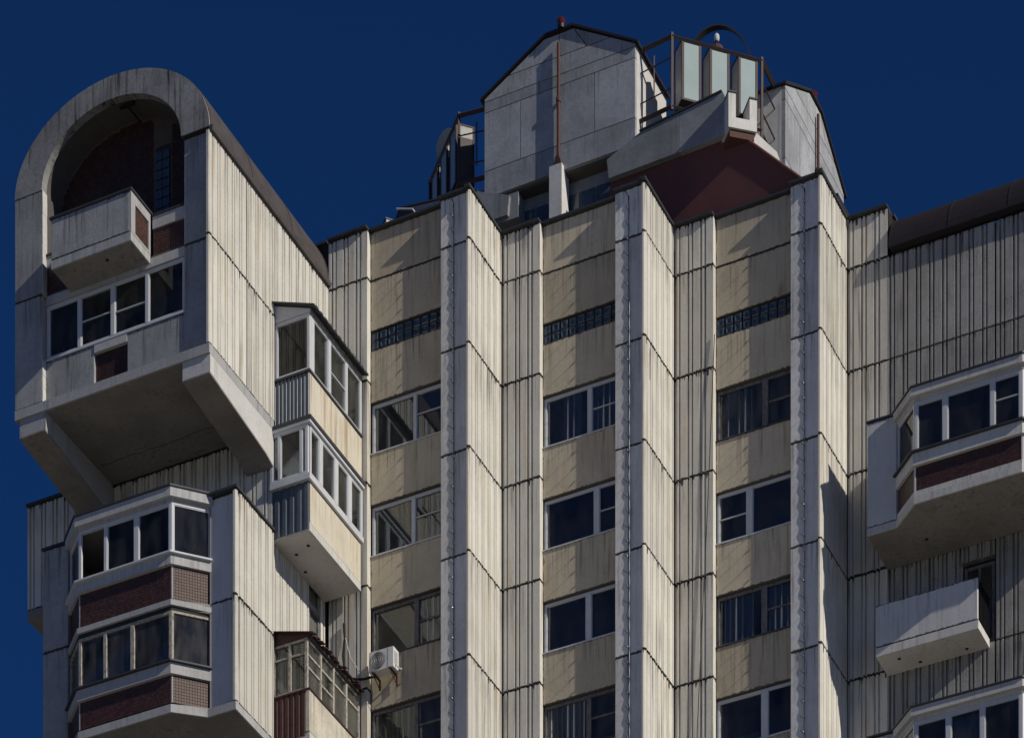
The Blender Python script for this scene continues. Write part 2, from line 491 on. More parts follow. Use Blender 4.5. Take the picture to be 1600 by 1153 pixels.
def curtain(x, y, z, w, h, label, mat='curtain', rz=0.0, fold=0.09, amp=0.03, group=None, slope=0.0):
    n = max(8, int(w / fold * 6))
    A, B = [], []
    ph = random.uniform(0, 6)
    for i in range(n + 1):
        t = i / n
        yy = amp * math.sin(ph + t * w / fold * math.pi) + amp * 0.5 * math.sin(2.3 * t * w / fold + 1)
        A.append((t * w, yy, 0)); B.append((t * w * (1 - slope), yy * 0.6, h))
    mb = MB(); mb.quadstrip(A, B)
    mb.quadstrip([(p[0], p[1] + 0.012, p[2]) for p in A][::-1], [(p[0], p[1] + 0.012, p[2]) for p in B][::-1])
    o = mb.build('curtain', mat, None, (x, y, z), rz, True)
    return tag(o, label, 'curtain', group)

def tiles(parent, p, q, z0, z1, mat='tile', out=0.02, pitch=0.078, back=0.06):
    """mosaic tiles on a grout slab between plan points p and q"""
    L = math.hypot(q[0] - p[0], q[1] - p[1]); rz = math.atan2(q[1] - p[1], q[0] - p[0])
    slab = MB().box(0, L, 0, back, 0, z1 - z0).build('tile_band', 'grout', parent, (p[0], p[1], z0), rz)
    mb = MB()
    nx = max(1, int(L / pitch)); nz = max(1, int((z1 - z0) / pitch))
    px, pz = L / nx, (z1 - z0) / nz
    for i in range(nx):
        for j in range(nz):
            if random.random() < 0.003: continue
            d = random.uniform(0.002, 0.004)
            x0, z_ = i * px + 0.008, j * pz + 0.008
            a, b, c, e = (x0, -d, z_), (x0 + px - 0.016, -d, z_), (x0 + px - 0.016, -d, z_ + pz - 0.016), (x0, -d, z_ + pz - 0.016)
            k = len(mb.v)
            mb.v += [a, b, c, e] + [(v[0], 0.001, v[2]) for v in (a, b, c, e)]
            mb.f += [(k, k+1, k+2, k+3), (k, k+4, k+5, k+1), (k+1, k+5, k+6, k+2), (k+2, k+6, k+7, k+3), (k+3, k+7, k+4, k)]
    o = mb.build('mosaic_tiles', mat, slab)
    o['kind'] = 'stuff'
    return slab

def corrugated(name, parent, x, y, z, w, h, rz, mat, pitch=0.115, amp=0.022, thick=0.012, ragged=0.0, trap=True):
    pts = []
    n = int(w / pitch)
    p = w / n
    for i in range(n):
        a = i * p
        if trap: pts += [(a, amp), (a + p * 0.3, amp), (a + p * 0.42, 0), (a + p * 0.88, 0)]
        else: pts += [(a + p * k / 6, amp * 0.5 * (1 - math.cos(2 * math.pi * k / 6))) for k in range(6)]
    pts.append((w, amp))
    back = [(a, b + thick) for a, b in pts][::-1]
    mb = MB(); mb.prism(pts + back, 0, h)
    return mb.build(name, mat, parent, (x, y, z), rz)

# ------------------------------------------------------------------ ground
g = MB().box(-1500, 1500, -1500, 1500, -0.5, 0).build('ground', 'ground')
g['kind'] = 'structure'

# ------------------------------------------------------------------ the building
BUILD = thing('apartment_building', 'weathered white ribbed concrete tower block with stepped bays, arched balcony turret and gabled rooftop crown', 'building')
B = BUILD
SX, SY, SD = 4.66, 1.95, 2.10
JO = [76.3 - 3 * k for k in range(7)]          # 76.3 ... 58.3
TOP = 77.72
ZB = 58.3
PX = {k: (k - 2) * SX for k in range(0, 5)}
PY = {k: (k - 2) * SY for k in range(0, 5)}
S = {k: PY[k] + SD for k in PX}
REC = 0.20
def levels(top=TOP):
    l = [(JO[0], top)] + [(JO[i + 1], JO[i]) for i in range(len(JO) - 1)]
    return l

# concrete core behind the panels
poly = [(-9.3, 16), (-9.3, S[0] + 0.26), (PX[0] + 1.12, S[0] + 0.26), (PX[0] + 1.12, S[0] + 1.7)]
for k in (1, 2, 3):
    poly += [(PX[k] - 0.12, S[k-1] + 1.7), (PX[k] - 0.12, S[k] + 0.26)]
    poly += [(PX[k] + 1.12, S[k] + 0.26)]
    if k < 3: poly += [(PX[k] + 1.12, S[k] + 1.7)]
poly += [(8.0, S[3] + 0.26), (8.0, S[3] + 1.3), (9.3, S[3] + 1.3), (9.3, S[3] + 0.26), (14.0, S[3] + 0.26), (14.0, 16)]
MB().prism(poly, 0, 77.2).build('core', 'core', B)

PVC, WOOD = 'pvc', 'wood'
# windows per bay: (mullions relative to the next pilaster corner, bars, material)
WIN = {
    0: [((-2.04, -1.96), [(1, 0.55)], PVC, 'glass'), ((-2.10, -2.00), [(1, 0.55)], PVC, 'glass'), ((-2.02, -1.88), [(1, 0.52)], WOOD, 'oldglass'), ((-2.02, -1.90), [(1, 0.5)], WOOD, 'oldglass'), ((-2.02, -1.90), [(1, 0.5)], PVC, 'glass')],
    1: [((-2.01, -1.89), [(1, 0.5)], PVC, 'glass'), ((-1.81, -1.65), [(1, 0.48)], PVC, 'glass'), ((-2.07, -1.91), [], PVC, 'glass'), ((-2.05, -1.91), [(1, 0.52)], WOOD, 'oldglass'), ((-2.05, -1.91), [(1, 0.52)], PVC, 'glass')],
    2: [((-2.00, -1.82), [(1, 0.5)], WOOD, 'oldglass'), ((-2.49, -2.31), [(0, 0.5)], PVC, 'glass'), ((-2.03, -1.85), [(1, 0.5)], WOOD, 'glass'), ((-2.02, -1.83), [], PVC, 'glass'), ((-2.02, -1.83), [], PVC, 'glass')],
}
for k in range(0, 4):
    x0, s = PX[k], S[k]
    # ribbed strip beside the window wall
    for z0, z1 in levels():
        if k == 0:
            ribbed(B, -9.36, s, z0, -8.08 + 9.36, z1 - z0, off=0.06, mr=0.2, thick=REC + 0.02)
        else:
            ribbed(B, x0 + 0.004, s, z0, 1.24, z1 - z0, off=0.0, mr=0.22, thick=REC + 0.02)
    # pilaster to the left of bay k (k >= 1)
    if k >= 1:
        px, py = PX[k], PY[k]
        for z0, z1 in levels():
            flat(B, px - 0.98, py + 0.10, z0, 0.885, z1 - z0, thick=0.11, mat='pilaster', name='pilaster_panel')
            ribbed(B, px, py, z0, SD - 0.006, z1 - z0, rz=R(90), ml=0.13, off=-0.04, thick=0.095, chamfer=0.045)
        mb = MB()
        mb.prism([(px - 1.01, py - 0.02), (px - 0.14, py - 0.02), (px - 0.12, py - 0.10), (px + 0.05, py - 0.10), (px + 0.05, py + SD - 0.05), (px - 0.25, py + SD - 0.05), (px - 0.25, py + 0.4), (px - 1.01, py + 0.4)], TOP, TOP + 0.065)
        mb.build('coping', 'coping', B)
    # copings of strip and window wall
    xa = x0 + (0.05 if k else -0.04)
    MB().box(xa, x0 + 1.25, s - 0.11, s + 0.4, TOP + 0.003, TOP + 0.065).build('coping', 'coping', B)
    if k < 3:
        MB().box(x0 + 1.255, PX[k+1] - 1.02, s + REC - 0.12, s + 0.5, TOP + 0.001, TOP + 0.06).build('coping', 'coping', B)
        # window wall
        wy = s + REC
        wx = x0 + 1.245
        ww = PX[k+1] - 0.95 - wx
        flat(B, wx, wy, 76.3, ww, TOP - 76.3, mat='cream', thick=0.12, name='spandrel_panel')
        flat(B, wx, wy + 0.004, 74.82, ww, 76.3 - 74.82, mat='cream', thick=0.12, name='spandrel_panel')
        # strip of glass blocks
        bm = MB().box(0, ww, 0.10, 0.16, 0, 0.56).build('glass_block_strip', 'gap', B, (wx, wy, 74.255))
        nb = 9
        cw = ww / nb
        for i in range(nb):
            for j in range(2):
                kk = ('gb', round(cw, 3))
                if kk not in CACHE:
                    q = MB(); a = 0.02; w_, h_ = cw - 0.03, 0.255
                    q.v += [(0, 0.03, 0), (w_, 0.03, 0), (w_, 0.03, h_), (0, 0.03, h_), (0.04, 0, 0.04), (w_ - 0.04, 0, 0.04), (w_ - 0.04, 0, h_ - 0.04), (0.04, 0, h_ - 0.04), (0, 0.09, 0), (w_, 0.09, 0), (w_, 0.09, h_), (0, 0.09, h_), (0.07, 0.025, 0.07), (w_ - 0.07, 0.025, 0.07), (w_ - 0.07, 0.025, h_ - 0.07), (0.07, 0.025, h_ - 0.07)]
                    for e in range(4):
                        e2 = (e + 1) % 4
                        q.f += [(e, e2, 4 + e2, 4 + e), (8 + e, 8 + e2, e2, e), (4 + e, 4 + e2, 12 + e2, 12 + e)]
                    q.f.append((12, 13, 14, 15))
                    CACHE[kk] = q.mesh('glass_block', M['block'])
                link('glass_block', CACHE[kk], bm, (i * cw + 0.015, random.uniform(0.005, 0.02), 0.015 + j * 0.27))
        prev = 74.25
        for i in range(5):
            zt = 72.70 - 3 * i; zs = 71.25 - 3 * i
            flat(B, wx, wy, zt + 0.02, ww, prev - zt - 0.02, mat='cream', thick=0.12, name='spandrel_panel', gap=0.004)
            mu, bars, mt, gl = WIN[k][i]
            c = PX[k+1]
            window(wx + 0.01, wy + 0.09, zs, ww - 0.02, zt - zs, mull=[(c + mu[0] - wx, c + mu[1] - wx)], bars=bars, mat=mt, glass=gl, fb=0.06 if mt == PVC else 0.075)
            prev = zs - 0.02
# dark wall behind the turret roof
MB().box(-12.5, -9.37, S[0] + 0.02, S[0] + 0.2, 74.6, TOP).build('parapet_wall', 'roofdark', B)
MB().box(-12.5, -9.42, S[0] - 0.05, S[0] + 0.4, TOP + 0.003, TOP + 0.065).build('coping', 'coping', B)

# ------------------------------------------------------------------ right wing
WY = S[3]
XW = PX[3] + 1.244
seamx = 9.17
for z0, z1 in [(JO[0], 76.38)] + levels()[1:]:
    if z1 - z0 < 0.5: continue
    if abs(z0 - 64.3) < 0.01:
        # cut round the balcony door
        ribbed(B, XW, WY, z0, 8.16 - XW, z1 - z0, off=0.03, mat='ribbed_grey', thick=0.15)
        ribbed(B, 8.16, WY, 66.72, seamx - 0.02 - 8.16, z1 - 66.72, off=0.03, mat='ribbed_grey', thick=0.15)
    else:
        ribbed(B, XW, WY, z0, seamx - 0.03 - XW, z1 - z0, off=0.03, mat='ribbed_grey', thick=0.15)
    ribbed(B, seamx + 0.03, WY, z0, 3.6, z1 - z0, off=0.06, mat='ribbed_grey', thick=0.15)
window(8.2, WY + 0.16, 64.4, 0.9, 2.28, mull=[(0.42, 0.48)], mat='wood', glass='oldglass', room=0.8, name='balcony_door', sill=False)
# dark return of the strip above the wing roof
mb = MB()
for i in range(5):
    mb.box(XW - 0.1, XW + (0.0 if i % 2 else 0.02), WY + 0.012 + i * 0.22, WY + 0.012 + i * 0.22 + 0.218, 76.32, TOP - 0.01)
mb.build('parapet_return', 'roofdark', B)
MB().box(XW - 0.12, XW + 0.07, WY + 0.402, WY + 1.25, TOP + 0.001, TOP + 0.088).build('coping', 'coping', B)
# barrel roof of the wing
arc = []
for i in range(13):
    a = R(90) * i / 12
    arc.append((WY - 0.20 + 2.1 * (1 - math.cos(a)), 76.42 + 1.62 * math.sin(a)))
for i in range(4):
    xa, xb = XW + 0.14 + i * 1.8, XW + 0.14 + (i + 1) * 1.8 - 0.02
    mb = MB()
    mb.prism(arc + [(p[0] + 0.05, p[1] - 0.04) for p in arc[::-1]], xa, xb, 'x')
    mb.build('roof_sheet', 'roofdark', B, smooth=False)
    mb = MB()
    mb.prism([(p[0] - 0.008, p[1] + 0.008) for p in arc] + [(p[0] + 0.02, p[1] - 0.01) for p in arc[::-1]], xa - 0.04, xa + 0.02, 'x')
    mb.build('roof_seam', 'roofdark', B)
MB().prism([(WY - 0.22, 76.38), (WY + 0.1, 76.36), (WY + 0.1, 76.45), (WY - 0.22, 76.43)], XW + 0.13, 13.6, 'x').build('gutter', 'roofdark', B)
# return end of the roof beside the strip
MB().prism([(p[0], p[1]) for p in arc] + [(arc[-1][0], 76.42)], XW + 0.1, XW + 0.135, 'x').build('roof_end', 'roofdark', B)

def bay(pl, pr, fl, fr, back, zb, storeys, mulls, side, styles, soffit_left, soffit_right, name='bay'):
    """projecting bay window: piers pl, pr (x0,x1) at plane yp; facets through fl, fr; storeys from the top"""
    pass

# upper and lower bay on the right wing
def wing_bay(zb, mulls, pt, bars=()):
    yp, yf = 2.33, 1.60
    L0, L1, F0, F1, R0, R1 = 5.92, 6.80, 7.58, 10.75, 11.53, 12.40
    zt = zb + 3.2
    flat(B, L0, yp, zb + 0.2, L1 - L0, zt - zb - 0.2, mat='white', name='pier_panel')
    flat(B, R0, yp, zb + 0.2, R1 - R0, zt - zb - 0.2, mat='white', name='pier_panel')
    MB().box(L0 - 0.02, L1 - 0.02, yp - 0.03, WY - 0.02, zt + 0.004, zt + 0.06).build('coping', 'coping', B)
    MB().box(L0 + 0.004, L0 + 0.1, yp + 0.102, WY - 0.01, zb + 0.22, zt).build('pier_side', 'white', B)
    MB().box(R1 - 0.1, R1 - 0.004, yp + 0.102, WY - 0.01, zb + 0.22, zt).build('pier_side', 'white', B)
    pts = [(L1, yp + 0.02), (F0, yf), (F1, yf), (R0, yp + 0.02)]
    # soffit slab
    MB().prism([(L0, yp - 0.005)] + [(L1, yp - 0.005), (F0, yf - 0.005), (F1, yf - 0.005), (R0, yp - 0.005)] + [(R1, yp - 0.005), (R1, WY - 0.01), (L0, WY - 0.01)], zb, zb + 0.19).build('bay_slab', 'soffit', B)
    band('base_band', [(L0, yp - 0.012), (L1 - 0.005, yp - 0.012), (F0, yf - 0.015), (F1, yf - 0.015), (R0 + 0.005, yp - 0.012), (R1, yp - 0.012)], zb - 0.004, zb + 0.197, 0.05, 'whitewash', B)
    ip = [(p[0], p[1] + 0.05) for p in pts]
    band('base_band', pts, zb + 0.2, zb + 0.35, 0.1, 'whitewash', B)
    for a, b in zip(ip[:-1], ip[1:]):
        d = Vector((b[0] - a[0], b[1] - a[1])); L = d.length; d /= L
        tiles(B, (a[0] + d.x * 0.04, a[1] + d.y * 0.04 + 0.012), (b[0] - d.x * 0.04, b[1] - d.y * 0.04 + 0.012), zb + 0.355, zb + 1.06)
        ex = MB().box(0, 0.04, 0, 0.08, 0, 0.705)
        ex.build('corner_strip', 'whitewash', B, (a[0], a[1], zb + 0.355), math.atan2(d.y, d.x))
        ex.build('corner_strip', 'whitewash', B, (b[0] - d.x * 0.04, b[1] - d.y * 0.04, zb + 0.355), math.atan2(d.y, d.x))
    band('sill_band', pts, zb + 1.065, zb + 1.40, 0.12, 'whitewash', B, out=0.04)
    band('sill_flashing', pts, zb + 1.402, zb + 1.45, 0.14, 'coping', B, out=0.13)
    zt2 = zb + 2.88
    for n_, (a, b) in enumerate(zip(pts[:-1], pts[1:])):
        d = Vector((b[0] - a[0], b[1] - a[1])); L = d.length; d /= L
        mu = mulls if n_ == 1 else []
        window(a[0] + d.x * 0.01, a[1] + d.y * 0.01 + 0.03, zb + 1.455, L - 0.02, zt2 - zb - 1.455, math.atan2(d.y, d.x), mull=[(p - F0 - 0.01, q - F0 - 0.01) for p, q in mu], bars=bars if n_ == 1 else (), room=0, sill=False, fb=0.085 if n_ == 1 else 0.06)
    band('bay_lintel', pts, zt2 + 0.003, zt2 + 0.10, 0.12, 'whitewash', B, out=0.0)
    band('bay_cornice', pts, zt2 + 0.10, zb + 3.2, 0.12, 'whitewash', B, out=0.12)
    band('bay_roof', pts, zb + 3.203, zb + 3.25, 0.5, 'coping', B, out=0.16)
    MB().prism([(L1, yp), (F0, yf + 0.1), (F1, yf + 0.1), (R0, yp), (R0, WY - 0.02), (L1, WY - 0.02)], zb + 3.12, zb + 3.2).build('bay_ceiling', 'room', B)
    MB().box(L1, R0, WY - 0.06, WY - 0.03, zb + 0.2, zb + 3.1).build('bay_back_wall', 'room', B)
wing_bay(67.19, [(8.42, 8.56), (9.82, 9.94)], None, [(2, 0.55)])
wing_bay(58.19, [(8.52, 8.66), (9.52, 9.65)], None)

# open balcony on the right wing
MB().box(5.92, 9.0, 3.03, WY - 0.005, 64.12, 64.36).build('balcony_slab', 'whitewash', B)
bp_ = flat(B, 5.92, 3.03, 64.385, 3.06, 1.19, mat='white', thick=0.07, name='balcony_panel', gap=0.0)
for i in range(9):
    MB().box(8.955, 8.985, 3.13 + i * 0.115, 3.155 + i * 0.115, 64.36, 65.5).build('railing_bar', 'black', B)
MB().box(8.945, 8.995, 3.101, WY - 0.01, 65.5, 65.55).build('railing_top', 'black', B)

# ------------------------------------------------------------------ turret with the arched loggia
XT, YF = -9.36, -8.65
XL, XC = -15.78, -12.57
OL, OR_ = -14.85, -10.25
SP, T1, T2, T3 = 76.47, 73.52, 70.47, 70.21
AO, BO, AI, BI = (XT - XL) / 2, 2.46, 2.30, 1.82
def ell(a, b, t): return (XC + a * math.cos(t), SP + b * math.sin(t))
# arch ring in two halves
for t0, t1 in ((0.0, math.pi / 2), (math.pi / 2, math.pi)):
    n = 20
    e = 0.004
    outer = [ell(AO, BO, t0 + e + (t1 - t0 - 2 * e) * i / n) for i in range(n + 1)]
    inner = [ell(AI, BI, t0 + e * 1.4 + (t1 - t0 - 2.8 * e) * i / n) for i in range(n + 1)]
    MB().prism(outer + inner[::-1], YF, YF + 0.24, 'y').build('arch_panel', 'concrete', B)['h'] = 79.2
MB().prism([ell(AO - 0.02, BO - 0.02, math.pi * i / 30) for i in range(31)] + [ell(AI + 0.02, BI + 0.02, math.pi * i / 30) for i in range(30, -1, -1)], YF + 0.03, YF + 0.2, 'y').build('arch_joint', 'gap', B)
# columns
for a, b in ((XL, OL), (OR_, XT - 0.10)):
    for z0, z1 in ((T1, SP), (T2, T1)):
        rc = 0.14 if a > -12 else 0.0
        flat(B, a, YF + rc, z0, b - a, z1 - z0, thick=0.24 - rc, mat='turret', name='turret_pier')
for z0, z1 in ((T1, SP), (T2 + 0.02, 71.68)):
    mb = MB(); nseg = 14
    for i in range(nseg):
        za, zb2 = z0 + (z1 - z0) * i / nseg, z0 + (z1 - z0) * (i + 1) / nseg
        mb.box(OL - 0.005, OL + random.uniform(0.006, 0.016), YF + random.uniform(0.0, 0.012), YF + (0.235 if z0 > 72 else 0.17), za, zb2)
    mb.build('lit_reveal_strip', 'whitewash', B)  # pale strip added on the reveal, paints its sunlit brightness
# vault inside the loggia
n = 28
a1 = [(ell(AI, BI, math.pi * i / n)[0], YF + 0.245, ell(AI, BI, math.pi * i / n)[1]) for i in range(n + 1)]
yb = YF + 1.02
vault = MB()
pa = [ell(AI + 0.04, BI + 0.04, math.pi * i / n) for i in range(n + 1)]; pb = [ell(AI + 0.16, BI + 0.16, math.pi * i / n) for i in range(n + 1)]
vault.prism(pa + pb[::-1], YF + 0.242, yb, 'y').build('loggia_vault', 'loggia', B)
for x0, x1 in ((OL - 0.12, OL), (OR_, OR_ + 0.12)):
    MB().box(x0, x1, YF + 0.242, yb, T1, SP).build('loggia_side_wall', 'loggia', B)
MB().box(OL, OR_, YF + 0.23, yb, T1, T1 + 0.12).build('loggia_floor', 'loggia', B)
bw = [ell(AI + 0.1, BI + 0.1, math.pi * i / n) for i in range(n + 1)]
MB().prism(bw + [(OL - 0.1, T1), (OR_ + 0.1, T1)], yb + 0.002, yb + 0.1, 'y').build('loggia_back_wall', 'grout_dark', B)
# tiles on the back wall, left and right of the glass blocks
mb = MB(); pit = 0.075
xg0, xg1 = -11.72, -11.22
nx = int((OR_ - OL) / pit)
for i in range(nx):
    x = OL + i * pit
    if xg0 - 0.06 < x + pit / 2 < xg1 + 0.06: continue
    for j in range(int((78.3 - T1) / pit)):
        z = T1 + 0.15 + j * pit
        if z > SP and ((x + pit / 2 - XC) / AI) ** 2 + ((z + pit - SP) / BI) ** 2 > 0.97: continue
        d = random.uniform(0.004, 0.01)
        k = len(mb.v)
        x2, z2 = x + pit - 0.012, z + pit - 0.012
        mb.v += [(x, yb - d, z), (x2, yb - d, z), (x2, yb - d, z2), (x, yb - d, z2), (x, yb + .003, z), (x2, yb + .003, z), (x2, yb + .003, z2), (x, yb + .003, z2)]
        mb.f += [(k, k+1, k+2, k+3), (k, k+4, k+5, k+1), (k+1, k+5, k+6, k+2), (k+2, k+6, k+7, k+3), (k+3, k+7, k+4, k)]
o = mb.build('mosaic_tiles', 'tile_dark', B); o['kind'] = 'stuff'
gs = MB().box(xg0, xg1, yb - 0.006, yb + 0.001, T1 + 0.4, 77.3).build('glass_block_strip', 'gap', B)
for i in range(2):
    for j in range(11):
        MB().box(xg0 + 0.02 + i * 0.24, xg0 + 0.24 + i * 0.24, yb - 0.05, yb - 0.007, 74.2 + j * 0.27, 74.43 + j * 0.27).build('glass_block', 'block', gs)
# ceiling pipe with bracket in the loggia
MB().tube([(-12.2, YF + 0.3, 78.18), (-12.2, yb - 0.02, 78.18)], 0.025).build('ceiling_pipe', 'black', B)
MB().box(-12.45, -11.98, YF + 0.27, YF + 0.34, 78.16, 78.23).build('pipe_bracket', 'black', B)
# barrel roof and gutter
n = 32
po = [ell(AO + 0.02, BO + 0.02, math.pi * i / n) for i in range(n + 1)]
pi_ = [ell(AO - 0.05, BO - 0.05, math.pi * i / n) for i in range(n + 1)]
segs = [YF + 0.06, YF + 2.4, YF + 4.7, S[0] - 0.03]
for a, b in zip(segs[:-1], segs[1:]):
    MB().prism(po + pi_[::-1], a, b - 0.02, 'y').build('roof_sheet', 'roofgrey', B, smooth=False)
    MB().prism([ell(AO + 0.035, BO + 0.035, math.pi * i / n) for i in range(n + 1)] + [ell(AO + 0.015, BO + 0.015, math.pi * i / n) for i in range(n, -1, -1)], b - 0.05, b - 0.01, 'y').build('roof_seam', 'roofgrey', B)
MB().prism([ell(AO - 0.05, BO - 0.05, math.pi * i / n) for i in range(n + 1)], S[0] - 0.12, S[0] - 0.05, 'y').build('roof_end', 'roofdark', B)
MB().prism([(XT + 0.085, SP - 0.10), (XT + 0.1, SP + 0.02), (XT - 0.02, SP + 0.06), (XT - 0.02, SP - 0.10)], YF + 0.02, S[0] - 0.02, 'y').build('gutter', 'roofgrey', B)
# ribbed side walls of the turret
for z0, z1 in ((T1, SP - 0.05), (T2, T1)):
    ribbed(B, XT, YF, z0, 2.06, z1 - z0, rz=R(90), ml=0.14, off=0.0, thick=0.098, chamfer=0.03)
    ribbed(B, XT, YF + 2.10, z0, 1.52, z1 - z0, rz=R(90), mr=0.06, off=0.02, thick=0.098)
ribbed(B, XT, YF + 3.64, T1, S[0] - 0.02 - (YF + 3.64), SP - 0.05 - T1, rz=R(90), ml=0.05, off=0.0, thick=0.098)
MB().box(XL, XL + 0.1, YF + 0.245, S[0], T2, SP).build('turret_side_wall', 'white', B)
# slab, soffit and brackets
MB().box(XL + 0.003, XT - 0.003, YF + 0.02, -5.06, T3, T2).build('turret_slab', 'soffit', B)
band('slab_edge', [(XL, YF - 0.006), (XT + 0.004, YF - 0.006), (XT + 0.004, -5.06)], T3 - 0.004, T2 + 0.004, 0.06, 'turret_trim', B)
for a, b in ((XL + 0.13, OL + 0.08), (OR_, XT)):
    MB().prism([(YF + 0.05, T3 - 0.006), (-5.06, T3 - 0.006), (-5.06, 69.2), (-5.5, 69.33), (YF + 0.05, 69.70)], a, b, 'x').build('bracket', 'turret_trim' if a < -12 else 'whitewash', B)
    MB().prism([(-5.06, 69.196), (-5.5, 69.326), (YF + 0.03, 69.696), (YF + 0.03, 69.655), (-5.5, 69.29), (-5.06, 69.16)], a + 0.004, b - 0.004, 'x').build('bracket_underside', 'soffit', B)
    if a > -12: MB().prism([(YF + 0.08, T3 - 0.01), (-5.07, T3 - 0.01), (-5.07, 69.21), (-5.5, 69.34), (YF + 0.08, 69.71)], a - 0.012, a - 0.002, 'x').build('bracket_inner_face', 'soffit', B)
crack = [(-14.6 + i * 0.27, -5.95 + random.uniform(-0.05, 0.05), T3 - 0.004) for i in range(17)]
MB().tube(crack, 0.007, 4).build('soffit_crack', 'gap', B)
# turret core
MB().box(-15.6, -9.47, YF + 1.35, S[0] - 0.13, T2 + 0.01, 76.3).build('turret_core', 'core', B)
MB().box(-15.6, -9.6, -4.85, 15, 0, T2).build('turret_core', 'core', B)
# window band
YWN = YF + 0.20
MB().box(OL, OR_, YWN - 0.02, YWN + 0.12, 73.30, 73.55).build('loggia_beam', 'turret_trim', B)
window(OL + 0.01, YWN + 0.02, 71.76, OR_ - OL - 0.03, 1.52, mull=[(1.04, 1.14), (2.14, 2.26), (3.28, 3.38)], bars=[(1, 0.5), (2, 0.45)], room=1.0, fb=0.07, sill=False)
MB().box(OL, OR_, YWN - 0.05, YWN + 0.1, 71.70, 71.755).build('window_sill', 'pvc', B)
flat(B, OL, YWN - 0.02, T2, 1.62, 71.69 - T2, mat='turret', thick=0.12, name='spandrel_panel', gap=0.004)
flat(B, OL + 2.72, YWN - 0.02, T2, OR_ - OL - 2.72, 71.69 - T2, mat='turret', thick=0.12, name='spandrel_panel', gap=0.004)
MB().box(OL + 1.63, OL + 2.71, YWN - 0.04, YWN + 0.1, 71.46, 71.69).build('grille_lintel', 'turret_trim', B)
tiles(B, (OL + 1.63, YWN + 0.07), (OL + 2.71, YWN + 0.07), T2 + 0.02, 71.46, mat='tile_dark')
# parapet of the loggia: tiles and white band, cut off behind the balcony box
for a, b in ((OL + 0.01, -14.06), (-11.32, OR_ - 0.01)):
    tiles(B, (a, YWN + 0.04), (b, YWN + 0.04), 73.555, 74.36)
    MB().box(a, b, YWN + 0.0, YWN + 0.14, 74.365, 74.70).build('parapet_band', 'turret_trim', B)
    MB().box(a, b, YWN - 0.03, YWN + 0.22, 74.705, 74.76).build('parapet_cap', 'coping', B)
# balcony box
bx0, bx1, by0, by1 = -14.0, -11.39, -9.48, -8.46
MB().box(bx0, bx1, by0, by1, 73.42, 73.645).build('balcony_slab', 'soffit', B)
band('slab_edge', [(bx0, by1), (bx0, by0)][::-1] and [(bx0, by0 - 0.004), (bx1 + 0.004, by0 - 0.004), (bx1 + 0.004, by1)], 73.416, 73.648, 0.05, 'turret_trim', B)
flat(B, bx0, by0 - 0.004, 73.67, bx1 - bx0 - 0.04, 1.12, mat='turret', thick=0.1, name='balcony_panel', gap=0.0)
MB().box(bx0, bx0 + 0.08, by0 + 0.1, by1, 73.66, 74.79).build('balcony_side', 'white', B)
MB().box(bx1 - 0.08, bx1 + 0.012, by0 + 0.098, by0 + 0.22, 73.65, 74.79).box(bx1 - 0.08, bx1 + 0.012, by1 - 0.1, by1, 73.65, 74.79).box(bx1 - 0.08, bx1 + 0.012, by0 + 0.222, by1 - 0.102, 74.52, 74.79).box(bx1 - 0.08, bx1 + 0.012, by0 + 0.222, by1 - 0.102, 73.65, 73.72).build('balcony_side', 'turret_trim', B)
MB().box(bx1 - 0.039, bx1 + 0.012, by0 - 0.004, by0 + 0.096, 73.65, 74.79).build('corner_strip', 'turret_trim', B)
tiles(B, (bx1 - 0.02, by0 + 0.222), (bx1 - 0.02, by1 - 0.102), 73.722, 74.518)
MB().box(bx0 - 0.04, bx1 + 0.05, by0 - 0.05, by0 + 0.12, 74.793, 74.85).box(bx1 - 0.1, bx1 + 0.05, by0 + 0.121, by1 + 0.05, 74.793, 74.85).box(bx0 - 0.04, bx0 + 0.1, by0 + 0.121, by1, 74.793, 74.85).build('coping', 'coping', B)

# ribbed wall under the turret
for a, w in ((-17.75, 1.94), (-15.79, 6.19)):
    ribbed(B, a, -5.05, 67.35, w, 70.2 - 67.35 if a > -17 else 70.42 - 67.35, off=0.05, thick=0.15)
MB().box(-17.78, -15.8, -5.1, -3.4, 70.423, 70.5).build('coping', 'coping', B)
MB().box(-17.75, -15.82, -5.06, -3.4, 67.08, 67.34).build('overhang_slab', 'soffit', B)
MB().box(-17.74, -15.6, -4.89, -3.4, 67.35, 70.42).build('turret_core', 'core', B)
ribbed(B, -15.79, -5.05, 58.3, 6.19, 61.2 - 58.3, off=0.05, thick=0.15)
ribbed(B, -15.79, -5.05, 61.2, 6.19, 67.35 - 61.2, off=0.05, thick=0.15)

# lower box with the two storey bay window
YP, YB = -7.20, -7.86
L0, L1, F0, F1, R0, R1 = -15.79, -14.93, -14.16, -11.08, -10.28, XT
for z0, z1 in ((64.37, 67.33), (61.36, 64.37)):
    flat(B, L0, YP, z0, L1 - L0, z1 - z0, mat='turret', name='pier_panel')
    flat(B, R0, YP + 0.15, z0, R1 - R0 - 0.10, z1 - z0, mat='pier', name='pier_panel')
    ribbed(B, XT, YP, z0, -5.06 - YP, z1 - z0, rz=R(90), ml=0.12, off=0.02, thick=0.098, chamfer=0.03)
    MB().box(L0, L0 + 0.1, YP + 0.102, -5.06, z0, z1 - 0.02).build('pier_side', 'turret', B)
MB().prism([(L0 - 0.03, YP - 0.04), (L1, YP - 0.04), (L1, YP + 0.3), (R0, YP + 0.3), (R0, YP - 0.04), (XT + 0.05, YP - 0.04), (XT + 0.05, -5.06), (L0 - 0.03, -5.06)], 67.335, 67.40).build('coping', 'coping', B)
pts = [(L1, YP + 0.06), (F0, YB), (F1, YB), (R0 + 0.02, YP + 0.17)]
